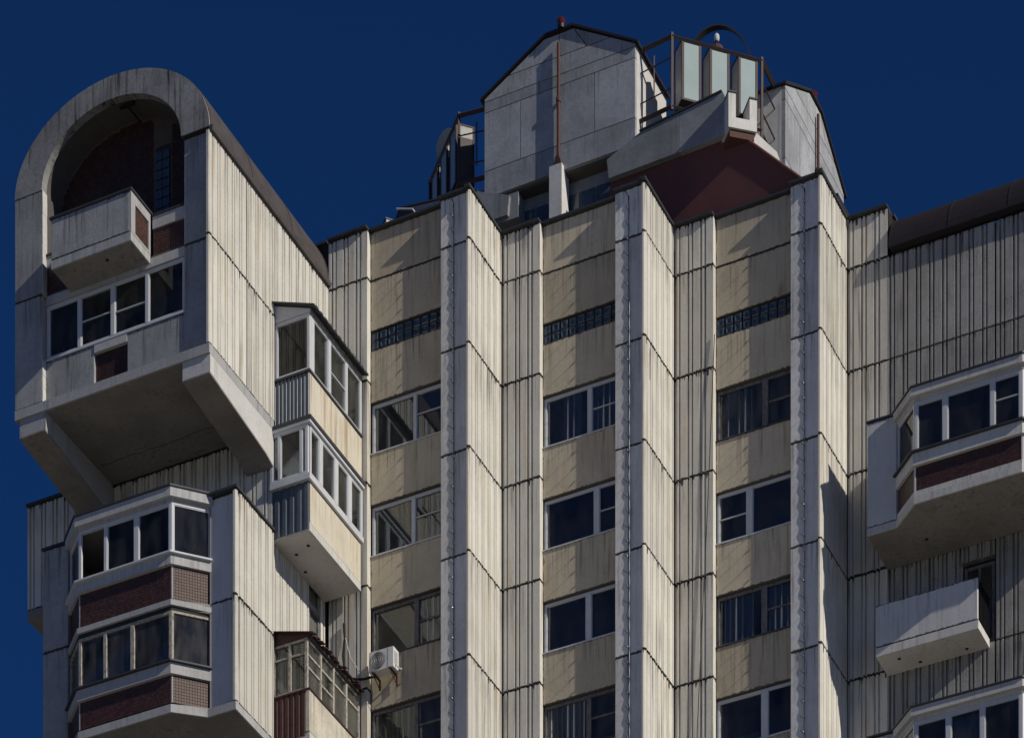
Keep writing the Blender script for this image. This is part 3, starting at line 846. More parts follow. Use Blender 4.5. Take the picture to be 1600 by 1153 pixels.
MB().prism([(L0, YP), (L1, YP), (F0, YB), (F1, YB), (R0, YP), (XT - 0.004, YP), (XT - 0.004, -5.06), (L0, -5.06)], 61.13, 61.35).build('bay_slab', 'soffit', B)
band('base_band', [(L0, YP - 0.006), (L1 - 0.004, YP - 0.006), (F0, YB - 0.008), (F1, YB - 0.008), (R0 + 0.004, YP - 0.006), (XT + 0.004, YP - 0.006), (XT + 0.004, -5.06)], 61.126, 61.352, 0.05, 'turret_trim', B)
for st, (zmos, zmid, zs, zt, zr) in enumerate(((64.35, 65.27, 65.60, 67.05, 67.42), (61.43, 62.20, 62.56, 64.00, 64.33))):
    ip = [(p[0], p[1] + 0.06) for p in pts]
    for a, b in zip(ip[:-1], ip[1:]):
        d = Vector((b[0] - a[0], b[1] - a[1])); L = d.length; d /= L
        tiles(B, (a[0] + d.x * 0.03, a[1] + d.y * 0.03), (b[0] - d.x * 0.03, b[1] - d.y * 0.03), zmos + (0.0 if st else -0.07), zmid)
        for q in (a, (b[0] - d.x * 0.03, b[1] - d.y * 0.03)):
            MB().box(0, 0.03, -0.004, 0.08, 0, zmid - zmos).build('corner_strip', 'turret_trim', B, (q[0], q[1], zmos), math.atan2(d.y, d.x))
    band('sill_band', pts, zmid + 0.003, zs - 0.05, 0.12, 'turret_trim', B, out=0.04)
    band('sill_flashing', pts, zs - 0.047, zs, 0.16, 'coping' if st else 'pvc', B, out=0.13)
    for n_, (a, b) in enumerate(zip(pts[:-1], pts[1:])):
        d = Vector((b[0] - a[0], b[1] - a[1])); L = d.length; d /= L
        mu = [(0.80, 0.90), (1.66, 1.78)] if st == 0 else [(0.82, 0.92), (1.72, 1.84)]
        if st == 0: mu = [(0.84, 0.93), (1.84, 1.98)]
        window(a[0] + d.x * 0.01, a[1] + d.y * 0.01 + 0.03, zs + 0.003, L - 0.02, zt - zs, math.atan2(d.y, d.x), mull=mu if n_ == 1 else [], room=0, sill=False, fb=0.075 if n_ == 1 else 0.06, mat='pvc' if st == 0 else 'oldwhite', glass='glass' if st == 0 else 'oldglass', panes_open=(0,) if (st == 0 and n_ == 1) else ())
    if st == 0:
        band('bay_lintel', pts, zt + 0.006, zt + 0.08, 0.12, 'turret_trim', B)
        band('bay_cornice', pts, zt + 0.08, zr - 0.03, 0.12, 'turret_trim', B, out=0.12)
        band('bay_roof', pts, zr - 0.027, zr + 0.02, 0.6, 'coping', B, out=0.16)
    else:
        band('bay_lintel', pts, zt + 0.006, 64.13, 0.12, 'gap', B, out=-0.03)
        band('base_band', pts, 64.13, 64.28, 0.12, 'turret_trim', B, out=0.04)
    MB().prism([(L1, YP + 0.1), (F0, YB + 0.12), (F1, YB + 0.12), (R0, YP + 0.1), (R0, -5.6), (L1, -5.6)], zt + 0.1, zt + 0.16).build('bay_ceiling', 'room', B)
    MB().prism([(L1, YP + 0.1), (F0, YB + 0.12), (F1, YB + 0.12), (R0, YP + 0.1), (R0, -5.6), (L1, -5.6)], zmos - 0.05, zmos).build('bay_floor', 'room', B)
    MB().box(L1, R0, -5.6, -5.55, zmos, zt + 0.1).box(L1 - 0.03, L1, YP + 0.12, -5.6, zmos, zt + .1).box(R0, R0 + 0.03, YP + 0.12, -5.6, zmos, zt + .1).build('bay_back_wall', 'room', B)

# ------------------------------------------------------------------ side wall behind the glazed balconies
XS = XT - 0.08
for z0, z1 in ((70.47, 73.52), (67.4, 70.47), (64.4, 67.4), (61.35, 64.4), (58.3, 61.35)):
    if z0 == 64.4:
        ribbed(B, XS, -5.02, z0, 2.24, z1 - z0, rz=R(90), ml=0.05, off=0.02, thick=0.12)
        ribbed(B, XS, -2.13, z0, 0.31, z1 - z0, rz=R(90), off=0.1, thick=0.12)
        window(XS - 0.05, -2.77, 65.0, 0.63, 1.55, R(90), mat='wood', glass='oldglass', room=0.06)
    else:
        ribbed(B, XS, -5.02, z0, -1.82 + 5.02, z1 - z0, rz=R(90), ml=0.05, off=0.02, thick=0.12)

YE, YK, XA = -5.0, -1.86, -8.23
def glazed_frames(z0, z1, posts, x, mat, glass, parent, end_posts, bars=None, ebars=None, fb=0.06):
    """posts: plan intervals along Y of the outer plane"""
    w = posts[-1][1] - posts[0][0]
    o = posts[0][0]
    mull = [(a - o, b - o) for a, b in posts[1:-1]]
    f = window(x, o, z0, w, z1 - z0, R(90), mull=mull, bars=bars or [], mat=mat, glass=glass, room=0, sill=False, fb=fb, name='balcony_window')
    return f

# balcony A: metal tile roof, grey-blue sheet end
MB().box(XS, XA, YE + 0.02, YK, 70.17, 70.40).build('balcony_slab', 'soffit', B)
band('slab_edge', [(XS, YE + 0.012), (XA + 0.006, YE + 0.012), (XA + 0.006, YK)], 70.166, 70.403, 0.05, 'plaster', B)
MB().box(XA - 0.08, XA, YE + 0.05, YK, 70.42, 71.60).build('balcony_panel', 'plaster', B)['h'] = 71.7
corrugated('profiled_sheet', B, XS, YE - 0.01, 70.20, XA - XS - 0.005, 1.40, 0, 'sheetblue')
band('sill_rail', [(XS, YE), (XA, YE), (XA, YK)], 71.605, 71.67, 0.14, 'coping', B, out=0.04)
window(XS, YE + 0.02, 71.675, XA - XS - 0.005, 1.62, 0, mull=[(0.09, 0.15)], mat='pvc', room=0, sill=False, fb=0.07, name='balcony_window')
glazed_frames(71.675, 73.30, [(YE + 0.12, -4.74), (-3.87, -3.72), (-2.82, -2.72), (-1.96, YK)], XA, 'pvc', 'glass', B, None, bars=[(1, 0.45)], fb=0.07)
MB().box(XA - 0.06, XA + 0.002, YE + 0.1, -4.70, 71.675, 73.3).build('corner_post', 'pvc', B)
MB().prism([(XS, 73.31), (XA + 0.02, 73.31), (XA + 0.02, 73.40), (XS, 73.84)], YE + 0.01, YE + 0.05, 'y').build('gable_board', 'pvc', B)
MB().box(XA - 0.1, XA + 0.03, YE + 0.052, YK, 73.303, 73.42).build('roof_beam', 'oldwhite', B)
rf = MB()
ny = 24
for i in range(ny):
    y0 = YE - 0.12 + i * (YK - YE + 0.14) / ny; y1 = y0 + (YK - YE + 0.14) / ny
    dz = 0.03 if i % 2 else 0.0
    rf.prism([(XS, 73.90 + dz), (XA + 0.22, 73.40 + dz), (XA + 0.22, 73.36 + dz * 0.3), (XS, 73.86)], y0, y1 - 0.001, 'y')
rf.build('balcony_roof', 'coping', B)

# balcony B: white plastic glazing
MB().box(XS, XA, YE + 0.02, YK - 0.06, 67.10, 67.32).build('balcony_slab', 'whitewash', B)
band('slab_edge', [(XS, YE + 0.006), (XA + 0.006, YE + 0.006), (XA + 0.006, YK - 0.06)], 67.096, 67.323, 0.05, 'whitewash', B)
MB().box(XA - 0.08, XA, YE + 0.05, YK - 0.06, 67.34, 68.47).build('balcony_panel', 'plaster', B)['h'] = 68.6
corrugated('profiled_sheet', B, XS, YE - 0.02, 67.15, XA - XS - 0.01, 1.34, 0, 'sheetblue', pitch=0.2)
band('sill_rail', [(XS - 0.02, YE - 0.12), (XA + 0.08, YE - 0.12), (XA + 0.08, YK - 0.02)], 68.50, 68.66, 0.22, 'pvc', B)
window(XS - 0.02, YE - 0.09, 68.665, XA + 0.02 - XS, 1.42, 0, mull=[(0.26, 0.34), (0.97, 1.05)], mat='pvc', room=0, sill=False, fb=0.08, name='balcony_window')
glazed_frames(68.665, 70.08, [(YE + 0.0, -4.88), (-4.46, -4.26), (-3.54, -3.34), (-2.74, -2.52), (-1.98, YK)], XA + 0.03, 'pvc', 'glass', B, None, fb=0.08)
band('balcony_cornice', [(XS - 0.04, YE - 0.14), (XA + 0.10, YE - 0.14), (XA + 0.10, YK)], 70.085, 70.165, 0.3, 'pvc', B)
band('gutter', [(XS - 0.06, YE - 0.16), (XA + 0.13, YE - 0.16), (XA + 0.13, YK)], 70.168, 70.27, 0.13, 'coping', B)

# balcony C: old flaking frames, rusty sheet roof
MB().box(XS, XA, YE + 0.02, YK, 61.15, 61.38).build('balcony_slab', 'whitewash', B)
MB().box(XA - 0.08, XA, YE + 0.03, YK, 61.40, 62.56).build('balcony_panel', 'peeling', B)['h'] = 62.6
corrugated('profiled_sheet', B, XS, YE - 0.01, 61.3, XA - XS - 0.13, 1.28, 0, 'sheetbrown', pitch=0.17)
MB().box(XA - 0.12, XA - 0.003, YE - 0.005, YE + 0.026, 61.4, 62.56).build('corner_post', 'peeling', B)
band('sill_rail', [(XS, YE), (XA, YE), (XA, YK)], 62.565, 62.61, 0.1, 'sheetbrown', B, out=0.03)
window(XS, YE + 0.02, 62.615, XA - XS - 0.08, 1.46, 0, mull=[(0.52, 0.60)], bars=[(0, 0.74), (1, 0.74)], mat='oldwhite', glass='oldglass', room=0, sill=False, fb=0.06, name='balcony_window')
glazed_frames(62.615, 64.07, [(YE + 0.0, -4.94), (-4.22, -4.14), (-3.48, -3.39), (-2.70, -2.61), (-1.92, YK)], XA - 0.07, 'oldwhite', 'oldglass', B, None, bars=[(0, 0.72), (1, 0.72), (2, 0.72), (3, 0.72), (0, 0.45), (1, 0.38)], fb=0.06)
MB().prism([(XS, 64.09), (XA + 0.0, 64.09), (XA + 0.0, 64.17), (XS, 64.46)], YE + 0.02, YE + 0.06, 'y').build('gable_board', 'sheetbrown', B)
rf = MB()
ny = 26
for i in range(ny):
    y0 = YE - 0.08 + i * (YK - YE + 0.10) / ny; y1 = y0 + (YK - YE + 0.10) / ny
    dz = 0.035 if i % 2 else 0.0
    e = random.uniform(0.0, 0.14)
    rf.prism([(XS, 64.50 + dz), (XA + 0.08 + e, 64.15 + dz - e * 0.2), (XA + 0.08 + e, 64.125 + dz - e * 0.2), (XS, 64.48)], y0, y1 - 0.001, 'y')
rf.build('balcony_roof', 'sheetbrown', B)
for i in range(2):
    MB().box(XA - 0.06, XA + 0.02, YE + 0.065 + i * 1.55, YE + 0.065 + (i + 1) * 1.5, 64.075, 64.15).build('roof_beam', 'roofgrey', B)

# small marks: rust run, drain holes
MB().prism([(0.34, 72.25), (0.365, 72.2), (0.37, 73.0), (0.345, 73.12), (0.335, 72.9)], 0.0, 0.009, 'x').build('rust_streak', 'lamp_red', B)
for x, y, z in ((6.5, 3.4, 64.118), (7.0, 3.8, 64.118), (8.4, 3.8, 64.118), (7.4, 3.2, 67.188), (-8.6, -4.4, 67.098), (-9.1, -4.2, 67.098), (-9.25, -3.4, 67.098), (-12.4, -9.1, 73.418), (-11.5, -6.6, 61.128)):
    MB().tube([(x, y, z - 0.012), (x, y, z + 0.05)], 0.05, 10).build('drain_hole', 'gap', B)

# ------------------------------------------------------------------ rooftop crown
CX, CY, RR, HW = -3.66, 7.86, 5.86, 2.465
def crown_frame(k):
    """k quarter turns: local axes u (right), v (inwards) of a side of the crown"""
    a = k * math.pi / 2
    return a
def cpt(k, u, v):
    a = k * math.pi / 2
    x, y = u, -RR + v
    return (CX + x * math.cos(a) - y * math.sin(a), CY + x * math.sin(a) + y * math.cos(a))
EZ, FZ, FX = 83.46, 84.60, 0.46
def gx(z):  # half width of the gabled face at height z
    return HW if z <= EZ else HW - (HW - FX) * (z - EZ) / (FZ - EZ)
for k in range(4):
    a = k * math.pi / 2
    ox, oy = CX, CY
    def put(mb, name, mat):
        return mb.build(name, mat, B, (CX, CY, 0), a)
    rows = [(80.5, 81.30, [0.0]), (81.30, 83.05, [-1.27, 0.0, 1.16]), (83.05, 83.38, [0.0]), (83.38, 83.92, [0.0]), (83.92, FZ, [0.0, 0.9])]
    for z0, z1, cuts in rows:
        zs_ = [z0 + 0.012, z1 - 0.012]
        ed = [-9.0] + cuts + [9.0]
        for c0, c1 in zip(ed[:-1], ed[1:]):
            def X(c, z): return max(-gx(z), min(gx(z), c))
            lev = [zs_[0]] + ([EZ] if zs_[0] < EZ < zs_[1] else []) + [zs_[1]]
            lft = [(X(c0, z) + (0.012 if c0 > -5 else 0), z) for z in lev]; rgt = [(X(c1, z) - (0.012 if c1 < 5 else 0), z) for z in lev]
            if rgt[-1][0] - lft[-1][0] < 0.02:
                if rgt[0][0] - lft[0][0] < 0.05: continue
            o = put(MB().prism(lft + rgt[::-1], -RR, -RR + 0.12, 'y'), 'crown_panel', 'crown')
            o['h'] = z1; o['w'] = 400.0
    # side walls and back mass
    put(MB().box(HW - 0.14, HW, -RR + 0.121, -RR + 2.3, 80.5, EZ), 'crown_side_wall', 'ribbed_plain' if False else 'whitewash')
    put(MB().box(-HW, -HW + 0.14, -RR + 0.121, -RR + 2.3, 80.5, EZ), 'crown_side_wall', 'whitewash')
    put(MB().prism([(-HW + 0.1, 80.55), (HW - 0.1, 80.55), (HW - 0.1, EZ - 0.02), (FX, FZ - 0.06), (-FX, FZ - 0.06), (-HW + 0.1, EZ - 0.02)], -RR + 0.06, -RR + 0.118, 'y'), 'crown_joint', 'gap')
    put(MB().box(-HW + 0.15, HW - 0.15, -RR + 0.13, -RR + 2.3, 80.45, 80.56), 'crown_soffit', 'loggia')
    # roof sheet over the gable
    rp = [(-HW - 0.12, EZ - 0.04), (-FX, FZ + 0.04), (FX, FZ + 0.04), (HW + 0.12, EZ - 0.04)]
    put(MB().prism(rp + [(p[0], p[1] + 0.07) for p in rp[::-1]], -RR - 0.07, -RR + 2.35, 'y'), 'crown_roof', 'roofdark')
    # rain pipe and pillar
    if k < 2:
        put(MB().tube([(0.02, -RR - 0.09, 80.72), (0.02, -RR - 0.09, 82.6)], 0.055, 8).tube([(0.02, -RR - 0.09, 82.55), (0.02, -RR - 0.09, 84.25)], 0.048, 8).tube([(0.02, -RR - 0.09, 82.5), (0.02, -RR - 0.09, 82.62)], 0.075, 8), 'rain_pipe', 'rust')
    put(MB().box(-0.25, 0.16, -RR - 0.16, -RR + 0.35, 77.0, 80.62), 'pillar', 'whitewash')
    # broken plaster at the pillar head, stained by the pipe
    if k < 2:
        put(MB().prism([(-0.12, 80.62), (0.14, 80.62), (0.08, 80.82), (0.02, 80.95), (-0.06, 80.85)], -RR - 0.15, -RR - 0.02, 'y'), 'pipe_foot', 'rust')
    # dark glazing under the block
    gz = put(MB().box(-1.5, 1.5, -RR + 0.50, -RR + 0.60, 77.1, 80.44), 'penthouse_wall', 'crown')
    for i in range(6):
        put(MB().box(-1.46 + i * 0.49, -1.02 + i * 0.49, -RR + 0.46, -RR + 0.495, 77.9, 80.05), 'glass_panel', 'block')
    put(MB().box(-HW + 0.02, -1.36, -RR + 0.02, -RR + 0.7, 79.62, 80.38), 'crown_beam', 'crown')
# crown inner drum
MB().box(CX - 3.4, CX + 3.4, CY - 3.4, CY + 3.4, 77, 82.2).build('penthouse_core', 'crown', B)
# ring parapet, one wall on each side of the corner, red roof sheets, spouts
YQ = 1.90
for sg in (1, -1):
    def mx(x): return x if sg > 0 else 2 * CX - x
    MB().prism([(mx(-2.06), 80.26), (mx(-0.99), 80.72), (mx(0.25), 80.86), (mx(0.25), 79.73), (mx(-2.0), 79.70)], YQ, YQ + 0.18, 'y').build('ring_parapet', 'crown', B)
    MB().prism([(mx(0.262), 80.86), (mx(1.62), 81.02), (mx(1.91), 80.4), (mx(1.91), 79.76), (mx(0.262), 79.73)], YQ + 0.004, YQ + 0.184, 'y').build('ring_parapet', 'crown', B)
    MB().prism([(mx(-1.0), 80.725), (mx(1.60), 81.03), (mx(1.60), 81.075), (mx(-1.0), 80.77)], YQ - 0.04, YQ + 0.22, 'y').build('coping', 'coping', B)
    # return of the parapet on the far side of the corner
    MB().prism([(YQ + 0.6, 79.7), (YQ + 0.6, 80.2), (4.6, 80.9), (6.2, 80.2), (6.2, 79.7)], mx(2.16) - 0.09, mx(2.16) + 0.09, 'x').build('ring_parapet', 'whitewash', B)
# spout at the corner towards the camera (and its mirror on the left)
for sg in (1, -1):
    cx_, cy_ = CX + sg * (2.10 - CX), 2.08
    rz = R(40) if sg > 0 else R(-40)
    w = 0.43
    u = MB()
    u.box(-w, -w + 0.22, -0.25, 0.9, 79.92, 80.92).box(w - 0.22, w, -0.25, 0.9, 79.92, 80.84).box(-w + 0.22, w - 0.22, -0.25, 0.9, 79.92, 80.22)
    u.build('spout', 'whitewash', B, (cx_, cy_, -0.2), rz)
    MB().box(-w + 0.222, w - 0.222, 0.35, 0.45, 80.222, 80.86).build('spout_slot_shade', 'gap', B, (cx_, cy_, -0.2), rz)  # dark plate added to stand for the shade inside the slot
    MB().box(-w - 0.02, -w + 0.24, -0.28, 0.9, 80.922, 80.96).box(w - 0.24, w + 0.02, -0.28, 0.9, 80.842, 80.88).build('coping', 'coping', B, (cx_, cy_, -0.2), rz)
    MB().box(-w + 0.06, w - 0.06, -0.18, 0.7, 79.70, 79.915).build('spout_base', 'rust', B, (cx_, cy_, -0.2), rz)
# red roof: steep front face and gentle right face
zt = 79.80
mb = MB()
A0 = (-2.04, 2.10, zt); A1 = (2.01, 2.10, zt)
B0 = (-2.35, 2.40, 77.83); B1 = (4.45, 2.45, 77.1 + 0.55); B2 = (4.10, 2.42, 77.83)
def roofplate(name, P):
    q = MB(); n_ = len(P)
    nv = (Vector(P[1]) - Vector(P[0])).cross(Vector(P[2]) - Vector(P[0])).normalized() * 0.05
    q.v = [tuple(p) for p in P] + [tuple(Vector(p) - nv) for p in P]
    q.f = [tuple(range(n_)), tuple(range(2 * n_ - 1, n_ - 1, -1))] + [(i, n_ + i, n_ + (i + 1) % n_, (i + 1) % n_) for i in range(n_)]
    return q.build(name, 'red', B)
def lerp(p, q, t): return tuple(p[i] + (q[i] - p[i]) * t for i in range(3))
q = MB(); nb = 9
q.quadstrip([Vector(lerp(B0, B2, i / nb)) + Vector((0, 0.0 if i % 2 else -0.003, 0)) for i in range(nb + 1)], [Vector(lerp(A0, A1, i / nb)) + Vector((0, 0.0 if i % 2 else -0.003, 0)) for i in range(nb + 1)])
q.quadstrip([Vector(lerp(A0, A1, i / nb)) + Vector((0, 0.05, 0)) for i in range(nb + 1)], [Vector(lerp(B0, B2, i / nb)) + Vector((0, 0.05, 0)) for i in range(nb + 1)])
q.build('red_roof_sheet', 'red', B)
roofplate('red_roof_sheet', [B2, (4.10, 13, 77.83), (2.01, 13, zt), A1])
MB().tube([Vector(A1) + Vector((0.0, -0.02, 0.03)), Vector(B2) + Vector((0.02, -0.02, 0.03))], 0.05, 6).build('roof_hip', 'red', B)
roofplate('red_roof_sheet', [(-6.6, 2.42, 77.1), (-4.75, 2.42, 77.1), (-5.1, 2.68, 80.0), (-6.6, 2.68, 80.0)])
# dark flashing behind the last pilaster
MB().box(4.50, 4.60, 3.45, 4.7, 77.3, 78.17).build('parapet_flashing', 'roofdark', B)

# corner frames with three light boxes each
P_, Q_ = 3.50, 5.52
def corner_frame(sg, label):
    e0 = Vector((CX + sg * P_, CY - Q_, 0)); e1 = Vector((CX + sg * Q_, CY - P_, 0))
    root = thing('rooftop_frame', label, 'metal frame', (e0.x, e0.y, 81.5), 'corner frames on the roof crown')
    inv = Vector((-e0.x, -e0.y, -81.5))
    d = (e1 - e0); L = d.length; d /= L
    nrm = Vector((sg * 0.7071, -0.7071, 0))
    zb_, zt_ = 81.50, 83.56
    def beam(a, b, r, name='frame_bar', mat='frame_rust'):
        a = Vector(a); b = Vector(b)
        dd = (b - a).normalized()
        mb = MB(); mb.tube([a + inv, b + inv], r, 4)
        return mb.build(name, mat, root)
    def at(t, z, o=0.0): 
        p = e0 + d * (L * t) + nrm * o
        return Vector((p.x, p.y, z))
    beam(at(0, zt_), at(1, zt_), 0.06); beam(at(0, zb_), at(1, zb_), 0.055)
    beam(at(0, zb_ - 0.1), at(0, zt_ + 0.1), 0.05); beam(at(1, zb_ - 0.9), at(1, zt_ + 0.1), 0.05)
    # arms back to the gabled blocks
    beam(at(0, zt_), (CX + sg * HW, CY - Q_ + 0.02, zt_ - 0.08), 0.08); beam(at(0, zb_), (CX + sg * HW, CY - Q_ + 0.02, zb_ - 0.08), 0.08)
    beam(at(1, zt_), (CX + sg * Q_, CY - HW, zt_ - 0.05), 0.08); beam(at(1, zb_ - 0.1), (CX + sg * Q_, CY - HW, zb_ - 0.15), 0.05)
    for z in (82.05, 82.95):
        beam(at(0, z), (CX + sg * HW, CY - Q_ + 0.05, z - 0.1), 0.025, 'guard_rail')
        beam(at(1, z), (CX + sg * Q_, CY - HW, z - 0.1), 0.025, 'guard_rail')
    beam((CX + sg * (HW + 0.45), CY - Q_ + 0.03, 81.9), (CX + sg * (HW + 0.45), CY - Q_ + 0.03, 83.2), 0.022, 'guard_rail')
    rz = math.atan2(d.y, d.x) if sg > 0 else math.atan2(-d.y, -d.x)
    for (t0, t1) in ((0.11, 0.325), (0.42, 0.64), (0.74, 0.955)):
        if sg < 0: pa_ = at(t1, 0)
        else: pa_ = at(t0, 0)
        w = L * (t1 - t0); dp = 0.60
        loc = (pa_.x + inv.x, pa_.y + inv.y, 81.80 + inv.z)
        z1 = 1.80
        body = MB()
        for x0 in (0, w - 0.07): 
            body.box(x0, x0 + 0.07, 0, 0.05, 0, z1)
            body.box(x0, x0 + 0.07, dp - 0.05, dp, 0, z1)
        body.box(0.07, w - 0.07, 0, 0.05, 0, 0.06).box(0.07, w - 0.07, 0, 0.05, z1 - 0.05, z1)
        body.box(0.0, w, 0.051, dp - 0.051, 0.0, 0.05).box(0.0, w, 0.051, dp - 0.051, z1 - 0.05, z1)
        lb = body.build('light_box', 'frame_rust', root, loc, rz)
        MB().box(0.07, w - 0.07, 0.012, 0.03, 0.06, z1 - 0.05).build('front_panel', 'milk', lb)
        sm = 'milkside' if sg > 0 else 'roofgrey'
        MB().box(0.012, 0.03, 0.052, dp - 0.052, 0.05, z1 - 0.05).build('side_panel', sm, lb)
        MB().box(w - 0.03, w - 0.012, 0.052, dp - 0.052, 0.05, z1 - 0.4).build('side_panel', sm, lb)
        MB().box(w - 0.03, w - 0.012, 0.052, dp - 0.052, z1 - 0.395, z1 - 0.05).build('side_panel', 'milkside', lb)
        MB().box(0.07, w - 0.07, dp - 0.03, dp - 0.012, 0.05, z1 - 0.05).build('back_panel', 'milkside', lb)
    return root
corner_frame(1, 'rust-brown frame with three pale box panels facing us between the roof gables')
corner_frame(-1, 'dark frame with three boxes seen edge-on left of the front roof gable')

# hoop and lamp above the frame
hoop = thing('metal_hoop', 'thin dark curved metal hoop standing above the box frame on the roof', 'hoop', (-0.15, 6.0, 84.9))
def arcpts(r, a0, a1, n=24, sx=1.0): return [(r * sx * math.cos(R(a0 + (a1 - a0) * i / n)), 0.5 * r * sx * math.cos(R(a0 + (a1 - a0) * i / n)), r * math.sin(R(a0 + (a1 - a0) * i / n))) for i in range(n + 1)]
def flatring(pts, hw, hz):
    mb = MB()
    for p, q in zip(pts[:-1], pts[1:]):
        pass
    A = [(p[0], p[1] - hw, p[2]) for p in pts]; Bq = [(p[0], p[1] + hw, p[2]) for p in pts]
    mb.quadstrip(A, Bq)
    A2 = [(p[0] * (1 - hz), p[1] * (1 - hz) - hw, p[2] * (1 - hz)) for p in pts]; B2_ = [(p[0] * (1 - hz), p[1] * (1 - hz) + hw, p[2] * (1 - hz)) for p in pts]
    mb.quadstrip(A2[::-1], B2_[::-1]); mb.quadstrip(A, A2); mb.quadstrip(Bq, B2_)
    return mb
flatring(arcpts(1.55, -35, 190, 40, 0.60), 0.10, 0.03).build('outer_hoop', 'black', hoop)
flatring(arcpts(0.95, -70, -10, 12, 0.8), 0.05, 0.03).build('inner_hoop', 'black', hoop)
flatring(arcpts(0.95, 170, 250, 12, 0.8), 0.05, 0.03).build('inner_hoop', 'black', hoop)
lamp = thing('roof_lamp', 'small lamp with white bulb on dark red base inside the rooftop hoop', 'lamp', (0.40, 4.4, 84.22))
MB().ball((0, 0, 0.16), 0.22, 10, 6, 0.8).build('lamp_base', 'rust', lamp)
MB().ball((0.0, 0, 0.55), 0.085, 10, 8, 1.6).build('lamp_bulb', 'pvc', lamp)
MB().tube([(0, 0, 0.3), (0, 0, 0.5)], 0.06).build('lamp_neck', 'black', lamp)
MB().tube([(0, 0, -1.8), (0, 0, 0.05)], 0.05).build('lamp_post', 'frame_rust', lamp)
wl = thing('warning_lamp', 'red warning lamp on top of the front roof gable', 'lamp', (CX + 0.1, 1.93, 84.66))
MB().tube([(0, 0, 0), (0, 0, 0.12)], 0.10, 10).build('lamp_base', 'black', wl)
MB().ball((0, 0, 0.20), 0.13, 10, 8, 1.1).build('lamp_glass', 'lamp_red', wl)
wl2 = thing('warning_lamp', 'red warning lamp at the ridge of the right roof gable', 'lamp', (CX + RR - 0.05, CY, 84.66))
MB().tube([(0, 0, 0), (0, 0, 0.12)], 0.10, 10).build('lamp_base', 'black', wl2)
MB().ball((0, 0, 0.20), 0.13, 10, 8, 1.1).build('lamp_glass', 'lamp_red', wl2)
# satellite dish at the left frame
ds = thing('satellite_dish', 'pale round dish at the left rooftop frame', 'satellite dish', (-8.35, 3.7, 83.75))
mb = MB()
rings = []
for i in range(5):
    rr = 0.42 * i / 4
    rings.append([(rr * math.cos(2 * math.pi * j / 18), -0.10 * (1 - (rr / 0.42) ** 2) * -1, rr * math.sin(2 * math.pi * j / 18)) for j in range(19)])
for a_, b_ in zip(rings[:-1], rings[1:]):
    mb.quadstrip(a_, b_)
mb.quadstrip([(p[0], p[1] + 0.02, p[2]) for p in rings[-1]], rings[-1])
for a_, b_ in zip(rings[:-1], rings[1:]):
    mb.quadstrip([(p[0], p[1] + 0.02, p[2]) for p in b_], [(p[0], p[1] + 0.02, p[2]) for p in a_])
mb.build('reflector', 'dish', ds, (0, 0, 0.3), R(-25))
MB().tube([(0, 0.12, -0.5), (0, 0.12, 0.3)], 0.03).build('mount', 'black', ds)
# roof vent
vt = thing('roof_vent', 'small dark hooded vent with pale edge on the roof parapet, left of centre', 'vent', (-8.35, 1.0, 79.3))
MB().prism([(-0.35, 0.0), (0.45, 0.0), (0.45, 0.55), (-0.02, 0.72)], -0.3, 0.3, 'y').build('hood', 'coping', vt)
MB().prism([(-0.05, 0.725), (0.5, 0.54), (0.5, 0.58), (-0.05, 0.765)], -0.36, 0.36, 'y').build('cap', 'pvc', vt)
MB().box(-0.25, 0.4, -0.2, 0.2, -2.2, 0.0).build('shaft', 'core', vt)

# ------------------------------------------------------------------ string lights on the pilasters
bulb_me = MB().ball((0, -0.045, 0.03), 0.020, 6, 5, 1.3).mesh('bulb', M['bulb'])
stem_me = MB().tube([(0, 0.03, 0), (0, -0.20, 0.0)], 0.009, 4).mesh('bulb_holder', M['cable'])
for k, lab in ((1, 'string of small bulbs down the leftmost pilaster front'), (2, 'string of small bulbs down the middle pilaster front'), (3, 'string of small bulbs down the rightmost pilaster front')):
    x, y = PX[k] - 0.55, PY[k] + 0.10
    sg = thing('string_light', lab, 'string light', (x, y - 0.03, 77.5), 'strings of bulbs on the pilasters')
    pts_ = []
    nbulb = 43
    for i in range(nbulb):
        z = -i * 0.435
        pts_.append((0.0, 0.018, z))
        if i < nbulb - 1:
            pts_ += [(random.uniform(-0.01, 0.01), 0.010, z - 0.11), (random.uniform(-0.012, 0.012), 0.002, z - 0.22), (random.uniform(-0.01, 0.01), 0.010, z - 0.33)]
        bo = link('bulb', bulb_me, sg, (random.uniform(-0.01, 0.01), -0.02, z), random.uniform(-0.45, 0.15))
        link('bulb_holder', stem_me, bo)
    MB().tube(pts_, 0.015, 5).build('wire', 'cable', sg)
    if k == 2:
        MB().tube([(p[0] + 0.03, p[1], p[2]) for p in pts_[28:]], 0.012, 5).build('sleeve', 'pvc', sg)

# ------------------------------------------------------------------ air conditioner
ac = thing('air_conditioner', 'white outdoor air conditioner on brackets under the left bay window', 'air conditioner', (-7.85, S[0] + REC - 0.52, 64.50))
MB().box(0, 0.80, 0, 0.34, 0, 0.58).build('casing', 'acwhite', ac)
fr = MB()
pts_ = [(0.30 + 0.24 * math.cos(2 * math.pi * i / 24), 0.29 + 0.24 * math.sin(2 * math.pi * i / 24)) for i in range(24)]
fr.prism(pts_, -0.02, -0.002, 'y')
fan = fr.build('fan_grille', 'acgrille', ac)
for i in range(4):
    rr = 0.05 + i * 0.055
    MB().tube([(0.30 + rr * math.cos(2 * math.pi * j / 20), -0.026, 0.29 + rr * math.sin(2 * math.pi * j / 20)) for j in range(21)], 0.006, 4).build('grille_ring', 'acwhite', fan)
MB().box(0.62, 0.625, -0.006, 0, 0.02, 0.56).build('casing_seam', 'acgrille', ac)
